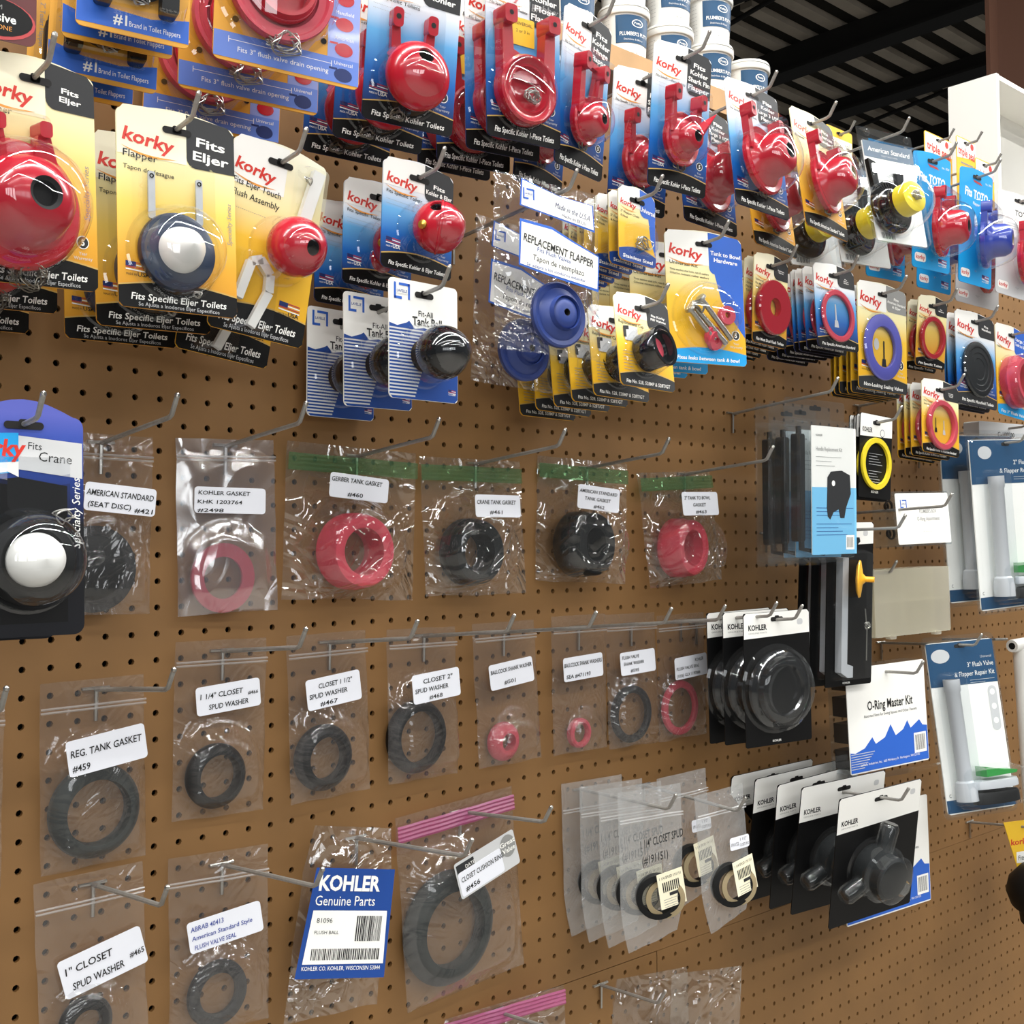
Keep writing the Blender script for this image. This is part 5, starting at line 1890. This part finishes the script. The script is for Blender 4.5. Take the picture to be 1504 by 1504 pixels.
# ---------------------------------------------------------------- bags
def bag_shape(w, h, swell, seed, amp=.0016, nx=26, nz=40, skew=0.0, pinch=None):
    """two films welded at their edges; swell(x,z) gives the room the contents need. Front bulges to -y"""
    vs, fs = [], []
    rnd = Random2(seed)

    def edge(u, v):
        return min(1, 6 * u, 6 * (1 - u), 5 * v, 8 * (1 - v))
    for side in (0, 1):
        for j in range(nz + 1):
            for i in range(nx + 1):
                u, v = i / nx, j / nz
                x = (-.5 + u) * w
                z = -v * h
                if pinch:
                    x *= pinch(v)
                x += .0015 * noise.noise((seed * 3.1, v * 4, u)) * (1 if i in (0, nx) else .5)
                if pinch:
                    z -= .016 * (.5 - u) * max(0, (v - .6) / .4)
                z += .002 * noise.noise((u * 3, seed * 1.7, v)) * (1 if j == nz else .3)
                e = max(0, edge(u, v))
                n1 = noise.noise((x * 30 + seed, z * 22, side * 9.0)) + .6 * noise.noise((x * 75 + seed, z * 55, side * 5.0 + 2))
                if side == 0:
                    y = -(.0012 + swell(x, z)) * e - amp * n1 * (.35 + .65 * e)
                else:
                    y = .0008 * e + .4 * amp * n1 * e
                vs.append((x, y, z))
    W = nx + 1
    o = W * (nz + 1)
    for j in range(nz):
        for i in range(nx):
            a = j * W + i
            fs.append((a, a + W, a + W + 1, a + 1))
            fs.append((o + a, o + a + 1, o + a + W + 1, o + a + W))
    for j in range(nz):
        for i in (0, nx):
            a = j * W + i
            fs.append((a, a + W, o + a + W, o + a) if i else (a, o + a, o + a + W, a + W))
    for i in range(nx):
        a = nz * W + i
        fs.append((a, o + a, o + a + 1, a + 1))
    return vs, fs


def Random2(s):
    return random.Random(s)


def bag(n, lab, film='film', zipm='zipclear', zipz=.026, zipt=.006, sticker=None, seed=1, amp=.0016, group='gasket bags on the pegboard', gas=None, cat='bag', name='zip_bag', extra=None, pinch=None, wide_zip=False):
    x, z, yaw, pit, rol, w, h, d, st = POSES[n]
    root = thing(name)
    E = Euler((R(pit), R(rol), R(yaw)), 'YXZ').to_matrix()
    g = None
    if gas:
        gx, gz, ro, ri, gd, gt = GASK[n]
        L = E.transposed() @ (Vector((gx, -gd, gz)) - Vector((x, -d, z)))
        g = (L.x, L.z, ro, gt)

    def swell(px, pz):
        t = .0006 + .002 * max(0, min(1, -pz / h))
        if g:
            q = math.hypot(px - g[0], pz - g[1]) / g[2]
            k = 1 if q < 1 else math.exp(-((q - 1) / .55) ** 2)
            t = max(t, (gas.get('off', 0.0) + g[3] + .004) * k)
        return t
    vs, fs = bag_shape(w, h, swell, seed, amp, pinch=pinch)
    b = MB()
    b.add(vs, fs, M[film])
    b.build('film', root, angle=80)
    if zipm:
        b = MB()
        for dz in ((0, .0034) if not wide_zip else (0, .0045, .009, .0135)):
            zz = -zipz - dz
            th = .0011 if not wide_zip else .0023
            P = []
            for k in range(17):
                u = k / 16
                xx = (-.5 + u) * w
                P.append((xx, -.0035 - amp * .9 * noise.noise((xx * 30 + seed, zz * 22, 0.0)), zz))
            va, fa = [], []
            for (px, py, pz) in P:
                va += [(px, py, pz - th), (px, py - .0012, pz), (px, py, pz + th)]
            for k in range(16):
                fa += [(3 * k, 3 * k + 3, 3 * k + 4, 3 * k + 1), (3 * k + 1, 3 * k + 4, 3 * k + 5, 3 * k + 2)]
            b.add(va, fa, M[zipm])
        b.build('zip_strip', root)
    if sticker:
        lx, lz, lw, lh, lrot, lines = sticker[:6]
        ink = sticker[6] if len(sticker) > 6 else 'ink'
        b = MB()
        yy = -.0035 - (swell(lx, lz) if False else .0)
        yb = -(.0022 + max(swell(lx + a * lw, lz + c_ * lh) for a in (-.4, 0, .4) for c_ in (-.4, 0, .4)) * .9 + amp * 1.2)
        c, s = math.cos(R(lrot)), math.sin(R(lrot))
        T = Matrix(((c, 0, -s, lx), (0, 1, 0, yb), (s, 0, c, lz), (0, 0, 0, 1)))
        k = MB()
        k.slab(rrect(-lw / 2, lw / 2, -lh / 2, lh / 2, .0035), -.0002, .0002, M['paper'])
        for (s_, fx, fz, fs_, fw) in lines:
            k.text(s_, -lw / 2 + fx * lw, -lh / 2 + fz * lh, fs_ * lh, -.0006, M[ink], width=fw * lw, shear=.12, bold=.012, jit=.02, seed=seed)
        b.v = [tuple(T @ Vector(p)) for p in k.v]
        b.f, b.mi, b.mats = k.f, k.mi, k.mats
        b.build('sticker', root)
    if extra:
        extra(root, w, h, swell)
    place(root, n, lab, cat, group)
    return root


def gasket(n, kind, m, lab, group='rubber gaskets in bags', tilt=(0, 0)):
    gx, gz, ro, ri, gd, gt = GASK[n]
    b = MB()
    t = gt
    if kind == 'disc':
        prof = [(0, 0), (ro, 0), (ro, t * .5), (ri * 1.02, t * .6), (ri, t * .9), (ri * .8, t * 1.2), (0, t * 1.3)]
    elif kind == 'flat':
        prof = [(ri, 0), (ro, 0), (ro, t), (ri, t), (ri, 0)]
    elif kind == 'thick':
        prof = [(ri * .92, 0), (ro * .96, 0), (ro * 1.04, t * .1), (ro * 1.04, t * .5), (ro, t * .56), (ro * .98, t * .92), (ro * .93, t), (ri * 1.1, t), (ri, t * .95), (ri, t * .3), (ri * .92, 0)]
    elif kind == 'cone':
        prof = [(ri, 0), (ro, 0), (ro * 1.02, t * .25), (ro * .98, t * .5), (ri + (ro - ri) * .42, t * .96), (ri + (ro - ri) * .3, t), (ri * 1.02, t * .98), (ri * .98, t * .5), (ri, 0)]
    else:  # rounded ring
        prof = [(ri, t * .2), (ri + (ro - ri) * .2, 0), (ro * .97, 0), (ro, t * .3), (ro * .97, t * .8), (ri + (ro - ri) * .6, t), (ri + (ro - ri) * .2, t), (ri, t * .75), (ri, t * .2)]
    b.lathe(prof, (0, 0, 0), M[m], seg=64)
    o = b.build('rubber_gasket', None, (gx, -gd + gt, gz))
    o.rotation_euler = (R(tilt[0]), 0, R(tilt[1]))
    tag(o, lab, 'gasket', group)
    return o


def L_(*a):
    return list(a)


G_ = {}
bag('B1a', 'shiny bag with #421 sticker, half behind the blue domed disc card', 'film', seed=1, gas=G_ or {'off': 0.004}, amp=.0018, zipz=.020,
    sticker=(.006, -.062, .066, .026, -4, [('AMERICAN STANDARD', .02, .55, .30, .94), ('(SEAT DISC)', .05, .15, .26, .6), ('#421', .70, .08, .24, .26)]))
gasket('B1a', 'disc', 'slate', 'dark slate seat disc in the bag behind the domed disc card')
bag('B1b', 'very shiny bag with a flat red ring and a faded sticker', 'silver', seed=2, gas={'off': .002}, amp=.0012, zipz=.018,
    sticker=(.002, -.062, .074, .026, -2, [('KOHLER GASKET', .05, .70, .22, .72), ('KHK 1203764', .04, .36, .2, .62), ('#2498', .04, .04, .19, .36)]))
gasket('B1b', 'flat', 'redflat', 'flat pinkish red ring in the very shiny bag')
bag('B1c', 'wide crinkled green-zip bag with #460 sticker and thick red ring', 'crinkle', 'zipgreen', .014, seed=3, gas={'off': .002}, amp=.003, wide_zip=True,
    sticker=(-.008, -.046, .074, .026, -3, [('GERBER TANK GASKET', .02, .66, .26, .86), ('#460', .30, .10, .24, .26)]))
gasket('B1c', 'thick', 'redmatte', 'thick red ring in the wide bag with #460 sticker', tilt=(0, 0))
bag('B1d', 'crinkled green-zip bag with #461 sticker and black ring', 'crinkle', 'zipgreen', .012, seed=4, gas={'off': .002}, amp=.003, wide_zip=True,
    sticker=(.006, -.060, .068, .026, 0, [('CRANE TANK GASKET', .03, .58, .26, .86), ('#461', .30, .14, .24, .28)]))
gasket('B1d', 'thick', 'slate', 'thick black ring in the bag with #461 sticker')
bag('B1e', 'crinkled green-zip bag with #462 sticker and slate ring', 'crinkle', 'zipgreen', .012, seed=5, gas={'off': .002}, amp=.003, wide_zip=True,
    sticker=(-.008, -.054, .064, .030, -3, [('AMERICAN STANDARD', .03, .68, .2, .9), ('TANK GASKET', .16, .38, .2, .62), ('#462', .38, .08, .2, .26)]))
gasket('B1e', 'thick', 'slate', 'thick slate ring in the bag with #462 sticker', tilt=(0, 8))
bag('B1f', 'crinkled green-zip bag with #463 sticker and red ring', 'crinkle', 'zipgreen', .010, seed=6, gas={'off': .002}, amp=.003, wide_zip=True,
    sticker=(.000, -.050, .072, .032, -2, [('2" TANK TO BOWL', .06, .68, .2, .72), ('GASKET', .28, .38, .2, .36), ('#463', .34, .08, .2, .3)]))
gasket('B1f', 'thick', 'redmatte', 'thick red ring in the bag with #463 sticker', tilt=(0, 8))
bag('B2a', 'clear bag with #459 sticker and a wide grey-green ring', seed=7, gas={'off': .002}, zipz=.023,
    sticker=(.004, -.062, .072, .032, 7, [('REG. TANK GASKET', .04, .52, .28, .9), ('#459', .04, .12, .26, .22)]))
gasket('B2a', 'cone', 'greyrub', 'wide grey-green ring in the bag with #459 sticker')
bag('B2b', 'clear bag with #466 sticker and black ring', seed=8, gas={'off': .002}, zipz=.020,
    sticker=(.006, -.056, .068, .028, 5, [('1 1/4" CLOSET', .06, .56, .26, .66), ('#466', .80, .46, .18, .16), ('SPUD WASHER', .18, .16, .26, .62)]))
gasket('B2b', 'cone', 'blackrub', 'black ring in the bag with #466 sticker')
bag('B2c', 'clear bag with #467 sticker and black ring', seed=9, gas={'off': .002}, zipz=.020,
    sticker=(.002, -.060, .068, .032, 5, [('CLOSET 1 1/2"', .22, .66, .22, .62), ('SPUD WASHER', .04, .36, .22, .70), ('#467', .22, .08, .2, .32)]))
gasket('B2c', 'cone', 'blackrub', 'black ring in the bag with #467 sticker')
bag('B2d', 'clear bag with #468 sticker and large black ring', seed=10, gas={'off': .002}, zipz=.018,
    sticker=(.002, -.064, .070, .032, 5, [('CLOSET 2"', .22, .66, .22, .62), ('SPUD WASHER', .04, .36, .22, .70), ('#468', .32, .08, .2, .28)]))
gasket('B2d', 'cone', 'blackrub', 'large black ring in the bag with #468 sticker')
bag('B2e', 'clear bag with #501 sticker and small red cone washer', seed=11, gas={'off': .002}, zipz=.018,
    sticker=(.004, -.062, .074, .030, 5, [('BALLCOCK SHANK WASHER', .03, .62, .22, .94), ('#501', .30, .14, .22, .26)]))
gasket('B2e', 'cone', 'redmatte', 'small red cone washer in the bag with #501 sticker')
bag('B2f', 'clear bag with the smallest red ring and two-line sticker', seed=12, gas={'off': .002}, zipz=.018,
    sticker=(.002, -.066, .070, .030, 3, [('BALLCOCK SHANK WASHERS', .02, .60, .24, .95), ('SEA #471193', .06, .12, .22, .6)]))
gasket('B2f', 'round', 'redmatte', 'smallest red ring low in its clear bag')
bag('B2g', 'clear bag with #595 sticker and slate ring', seed=13, gas={'off': .002}, zipz=.018,
    sticker=(.002, -.064, .068, .030, 3, [('FLUSH VALVE', .05, .70, .2, .48), ('SHANK WASHER', .08, .42, .2, .58), ('#595', .26, .1, .2, .24)]))
gasket('B2g', 'round', 'slate', 'slate ring in the bag with #595 sticker')
bag('B2h', 'clear bag with red ring, last of its row by the domed seals', seed=14, gas={'off': .002}, zipz=.018,
    sticker=(.004, -.072, .068, .030, 3, [('KOHLER', .62, .70, .2, .26), ('FLUSH VALVE SEAL', .04, .42, .2, .7), ('(1056) GLX 1197086', .04, .1, .2, .72)]))
gasket('B2h', 'round', 'redmatte', 'bright red ring in the bag by the domed black seals')
bag('B3a', 'clear bag with #465 sticker, ring cut by the picture edge', seed=15, gas={'off': .002}, zipz=.024,
    sticker=(.008, -.082, .076, .036, 12, [('1" CLOSET', .06, .58, .26, .56), ('SPUD WASHER', .10, .16, .26, .62), ('#465', .80, .3, .2, .18)]))
gasket('B3a', 'cone', 'blackrub', 'small black ring in the bag with #465 sticker')
bag('B3b', 'clear bag with a blue-inked sticker and dark ring', seed=16, gas={'off': .002}, zipz=.024,
    sticker=(.004, -.072, .074, .030, 8, [('ABRAB 40413', .04, .68, .22, .44), ('American Standard Style', .04, .40, .2, .82), ('FLUSH VALVE SEAL', .06, .10, .2, .56)], 'blueink'))
gasket('B3b', 'round', 'slate', 'dark ring in the bag with blue-inked sticker')


def ring_label(root, w, h, swell):
    b = MB()
    c, s = math.cos(R(12)), math.sin(R(12))
    k = MB()
    k.slab(rrect(-.047, .047, -.021, .021, .003), -.0002, .0002, M['lightgrey'])
    k.rect(-.045, -.018, .006, .018, -.0005, M['tag'])
    k.text('DATE:', -.032, .010, .006, -.0007, M['white'])
    k.slab(rrect(-.045, .022, -.019, .009, .003), -.0006, -.0003, M['paper'])
    k.poly([(.034 + .012 * math.cos(q * .2618), .006 + .013 * math.sin(q * .2618)) for q in range(24)], -.0005, M['grey'])
    k.text('Great', .034, .007, .008, -.0008, M['white'], align='C', bold=.02, width=.024)
    k.text('Value', .034, -.001, .008, -.0008, M['white'], align='C', bold=.02, width=.020)
    k.text('CLOSET CUSHION RING', -.042, -.003, .008, -.0008, M['ink'], width=.066, shear=.1, bold=.015)
    k.text('#456', -.039, -.015, .008, -.0008, M['ink'], width=.022, shear=.1, bold=.015)
    T = Matrix(((c, 0, -s, .020), (0, 1, 0, -.026), (s, 0, c, -.072), (0, 0, 0, 1)))
    b.v = [tuple(T @ Vector(p)) for p in k.v]
    b.f, b.mi, b.mats = k.f, k.mi, k.mats
    b.build('sticker', root)


bag('B3d', 'large pink-zip bag with #456 label and wide ring', 'film', 'zippink', .012, seed=17, gas={'off': .002}, amp=.002, wide_zip=True, extra=ring_label)
gasket('B3d', 'cone', 'greyrub', 'very wide grey ring in the pink-zip bag')
bag('B3e', 'pink-zip bag cut off by the bottom edge, below the wide ring', 'crinkle', 'zippink', .006, seed=18, amp=.0025, wide_zip=True)
bag('B3f', 'crumpled clear bag at the bottom edge under the closet spud bags', 'crinkle', None, seed=19, amp=.006, group='crumpled bags at the bottom edge', name='plastic_bag')


def more_bags():
    # bags cut by the near edge, crumpled twin at the bottom
    for k, (src, dx, dz, lab) in enumerate((('B2a', -.128, -.003, 'clear bag cut by the edge beside the #459 bag'), ('B3b', -.262, -.014, 'clear bag cut by the edge beside the #465 bag'))):
        x, z, yaw, pit, rol, w, h, d, st = POSES[src]
        POSES['E%d' % k] = (x + dx, z + dz, -4, 0, 0, w, h, d, [])
        bag('E%d' % k, lab, seed=30 + k)
        hook(x + dx - .002, z + dz - .012, .16, ('wire hook of the bag cut by the edge, upper', 'wire hook of the bag cut by the edge, lower')[k], .09 if k == 0 else .04)
    x, z, yaw, pit, rol, w, h, d, st = POSES['B3f']
    POSES['E2'] = (x + .085, z - .008, -14, 0, 4, w, h, d + .03, [])
    bag('E2', 'crumpled clear bag standing out beside its twin at the bottom', 'crinkle', None, seed=34, amp=.006, group='crumpled bags at the bottom edge', name='plastic_bag')
    hook(.742, -.741, .10, 'wire hook with T foot by the crumpled bags', .05)


more_bags()


def flush_ball_bag(root, w, h, swell):
    b = MB()
    A = [(-.050, -h + .038), (.048, -h + .038), (.047, -.040), (-.041, -.040)]
    yb = -.014
    b.poly(A, yb, M['royal'])
    b.text('KOHLER', -.036, -.062, .021, yb - .0003, M['white'], width=.068, bold=.035)
    b.text('Genuine Parts', -.038, -.077, .014, yb - .0003, M['white'], width=.066)
    b.poly([(-.044, -h + .052), (.045, -h + .052), (.043, -.082), (-.039, -.082)], yb - .0003, M['white'])
    b.text('81096', -.034, -.094, .007, yb - .0006, M['ink'])
    b.text('FLUSH BALL', -.035, -.105, .005, yb - .0006, M['ink'])
    rnd = random.Random(5)
    xx = .010
    while xx < .038:
        q = rnd.choice((.0005, .0009, .0014))
        b.rect(xx, xx + q, -.112, -.087, yb - .0006, M['ink'])
        xx += q + rnd.choice((.0005, .0009))
    xx = -.036
    while xx < .038:
        q = rnd.choice((.0006, .001, .0014))
        b.rect(xx, xx + q, -h + .056, -h + .067, yb - .0006, M['ink'])
        xx += q + rnd.choice((.0006, .001))
    b.text('KOHLER CO. KOHLER, WISCONSIN 53044', -.044, -h + .046, .0058, yb - .0003, M['white'], width=.086)
    b.build('printed_panel', root)
    b = MB()
    b.lathe([(0, -.012), (.010, -.010), (.014, -.004), (.016, 0), (.014, .006), (0, .008)], (.0, -.004, -.12), M['blackrub'], seg=30)
    b.build('flush_ball', root)


def sw(v):
    return .0


POSES['B3c'] = POSES['B3c'][:7] + (.032, [])
bag('B3c', 'crumpled clear bag with blue printed panel and two barcodes', 'crinkle', None, seed=20, amp=.003, extra=flush_ball_bag, name='parts_bag',
    pinch=lambda v: .86 + .14 * min(1, v * 4), group='printed parts bag')


def spud_extra(big):
    def f(root, w, h, swell):
        b = MB()
        cx, cz = (.004, -.130) if big else (.002, -.118)
        b.lathe([(.020, 0), (.027, .001), (.027, .012), (.020, .013), (.020, 0)], (cx, -.004, cz), M['blackrub'], seg=36, ax=(-.35, -1, 0))
        b.lathe([(.018, 0), (.024, .001), (.024, .004), (.018, .005), (.018, 0)], (cx + .006, -.014, cz - .002), M['tan'], seg=36, ax=(-.35, -1, 0))
        b.build('spud_ring', root)
        b = MB()
        k = MB()
        k.rect(-.018, .018, -.022, .022, 0, M['cream'])
        k.text('1 1/4 SPUD 191151', -.015, .014, .005, -.0002, M['ink'], width=.030)
        for q in range(9):
            k.rect(-.012 + q * .0027, -.0105 + q * .0027, -.002, .010, -.0002, M['ink'])
        k.rect(-.004, .014, -.008, -.004, -.0002, M['tag'])
        micro(k, -.013, .014, -.011, 4, .003, -.0002)
        T = Matrix.Translation((cx + .010, -.0235, cz + .012)) @ Matrix.Rotation(R(-8), 4, 'Y')
        b.v = [tuple(T @ Vector(p)) for p in k.v]
        b.f, b.mi, b.mats = k.f, k.mi, k.mats
        b.build('barcode_sticker', root)
        b = MB()
        if big:
            b.text('1 1/4" CLOSET SPUD', -w / 2 + .022, -.068, .014, -.0135, M['ink'], width=.060, shear=.1, rot=7, bold=.012)
            b.text('(#191151)', -w / 2 + .024, -.088, .014, -.0135, M['ink'], width=.036, shear=.1, rot=7, bold=.012)
            b.build('handwriting', root)
        else:
            b.poly(rrect(.000, .034, -.076, -.060, .003), -.0130, M['paper'])
            b.text('191152', .002, -.071, .006, -.0133, M['ink'], width=.013)
            b.text('1 1/2"', .018, -.066, .005, -.0133, M['ink'])
            b.text('CLOSET SPUD', .017, -.073, .005, -.0133, M['ink'], width=.016)
            b.build('sticker', root)
    return f


POSES['M12a'] = POSES['M12a'][:8] + ([(-32, -2), (-63, -3), (-98, -4)],)
bag('M12a', 'milky bag with inked writing and a barcoded spud ring', 'milky', 'zipclear', .034, seed=21, amp=.003, extra=spud_extra(True), group='milky closet spud bags with writing', name='zip_bag', pinch=lambda v: 1 - .22 * max(0, (v - .72) / .28) ** 1.5)
card_hook('M12a', 'wire hook carrying the milky bags with inked writing', extra=.03, rise=.0, drop=.022)
POSES['M12b'] = POSES['M12b'][:8] + ([(-61, 12)],)
bag('M12b', 'milky bag with small white sticker and spud ring', 'milky', 'zipclear', .026, seed=22, amp=.003, extra=spud_extra(False), group='milky closet spud bags with stickers', name='zip_bag', pinch=lambda v: 1 - .25 * max(0, (v - .72) / .28) ** 1.5)
card_hook('M12b', 'wire hook carrying the milky bags with stickers', extra=.03, rise=-.05, drop=.022)


# crumpled bag of replacement flappers with a printed header
def repl_extra(root, w, h, swell):
    b = MB()
    yb = -.020

    def panel(p, y=yb):
        b.poly(p, y, M['blue'])
        cx = sum(a for a, _ in p) / len(p)
        cz = sum(c for _, c in p) / len(p)
        b.poly([(cx + (a - cx) * .965, cz + (c - cz) * .90) for a, c in p], y - .0003, M['white'])
    panel([(-.052, -.040), (.050, -.052), (.048, -.022), (.0, -.020), (-.050, -.010)])
    b.text('Made in the U.S.A.', -.006, -.034, .009, yb - .0006, M['navy'], rot=-8, shear=.2, width=.050)
    b.text('Hecho en EE.UU.', .004, -.042, .005, yb - .0006, M['navy'], rot=-8)
    lavelle(b, -.048, -.032, .012, yb - .0006)
    panel([(-.054, -.104), (-.014, -.110), (.020, -.114), (.054, -.118), (.056, -.078), (.018, -.066), (-.010, -.056), (-.052, -.054)])
    b.text('REPLACEMENT FLAPPER', -.048, -.077, .012, yb - .0006, M['ink'], rot=-9, width=.096, bold=.015)
    b.text('Fits Flush Valves', -.030, -.086, .007, yb - .0006, M['royal'], rot=-8)
    b.text('Tapon de reemplazo', -.036, -.096, .009, yb - .0006, M['ink'], rot=-6, width=.07)
    b.text('Se adapta a los inodoros estandar', -.044, -.103, .005, yb - .0006, M['royal'], rot=-5, width=.08)
    b.build('printed_panel', root)
    b = MB()
    flapper_body(b, .010, -.146, .036, mat('dusty_blue_rubber', '2b3f80', .4), y0=-.004, bulb=.5, depth=.016, hole=.1)
    b.build('flapper', root)


bag('S6', 'crinkled clear bag with white and blue printed panels, in front', 'crinkle', None, seed=23, amp=.007, extra=repl_extra, group='printed bags of blue flappers', name='parts_bag', cat='bag', gas=None)
bag('S6b', 'crinkled bag with printed panels, half behind the seamed ball card', 'crinkle', None, seed=24, amp=.007, extra=repl_extra, group='printed bags of blue flappers', name='parts_bag', cat='bag', gas=None)
hook(POSES['S6'][0] + .005, POSES['S6'][1] - .030, .20, 'wire hook carrying the printed flapper bags', .09)


# ---------------------------------------------------------------- far right odds and ends
def far_things():
    r = thing('tube_hook', FARP['tube'][0:3])
    b = MB()
    b.lathe([(.006, 0), (.0105, 0), (.0115, .002), (.0115, .20), (.006, .20)], (0, -.02, 0), M['whiteplas'], seg=28, ax=(1, 0, .02))
    b.lathe([(0, .004), (.0075, .004)], (0, -.02, 0), M['hole'], seg=20, ax=(1, 0, .02))
    b.build('cross_tube', r)
    b = MB()
    b.lathe([(.0125, 0), (.0125, .30), (0, .30)], (.030, -.02, -.002), M['whiteplas'], seg=28, ax=(.10, 0, -1))
    b.build('upright_tube', r)
    b = MB()
    b.tube([(.0, -.012, .012), (-.02, .0, .012), (-.02, .12, .005)], .0023, M['hook'])
    b.build('wire_hook', r)
    tag(r, 'white plastic tube assembly with cross tube at the far edge', 'tube')
    r = thing('float_pack', FARP['float'][0:3], (0, 0, R(-20)))
    b = MB()
    w, h = .10, .09
    b.slab([(-.010, -h), (w / 2, -h), (w / 2, 0), (-.042, .0)], -.0006, .0006, M['yellow'])
    b.text('korky', -.026, -.042, .015, -.0008, M['logo'], bold=.02, width=.045)
    b.rect(-.014, w / 2 - .01, -.075, -.055, -.0008, M['white'])
    b.text('Fits', -.010, -.070, .012, -.001, M['ink'])
    b.build('backing_card', r)
    b = MB()
    b.lathe([(0, .055), (.020, .052), (.030, .044), (.046, .036), (.062, .012), (.064, -.010), (.054, -.030), (.040, -.036), (.034, -.060), (.020, -.066), (0, -.066)], (-.004, -.055, -.112), M['black'], seg=48, ax=(0, -.2, 1))
    b.build('float_cup', r)
    tag(r, 'yellow card with a big black float cut by the picture edge', 'float pack')
    hook(FARP['float'][0], FARP['float'][2] - .02, .14, 'wire hook of the black float card at the edge', .09)
    hook(FARP['tagbox'][0], FARP['tagbox'][2] - .012, .13, 'wire hook of the pale grey carton at the edge', .03)
    hook(FARP['corner'][0], FARP['corner'][2] + .08, .24, 'wire hook of the maroon cards at the top corner', .09)


far_things()
# boxed tag of an upper kit, half hidden at the far edge
r = thing('boxed_part', FARP['tagbox'][0:3], (0, 0, R(-8)))
b = MB()
b.rbox(-.09, .09, -.002, .03, -.05, 0, .004, M['lightgrey'])
b.text('C-100500', -.035, -.026, .013, -.0024, M['ink'], bold=.01)
b.build('carton', r)
tag(r, 'pale grey carton printed C-100500 above the tube clamshells', 'carton')
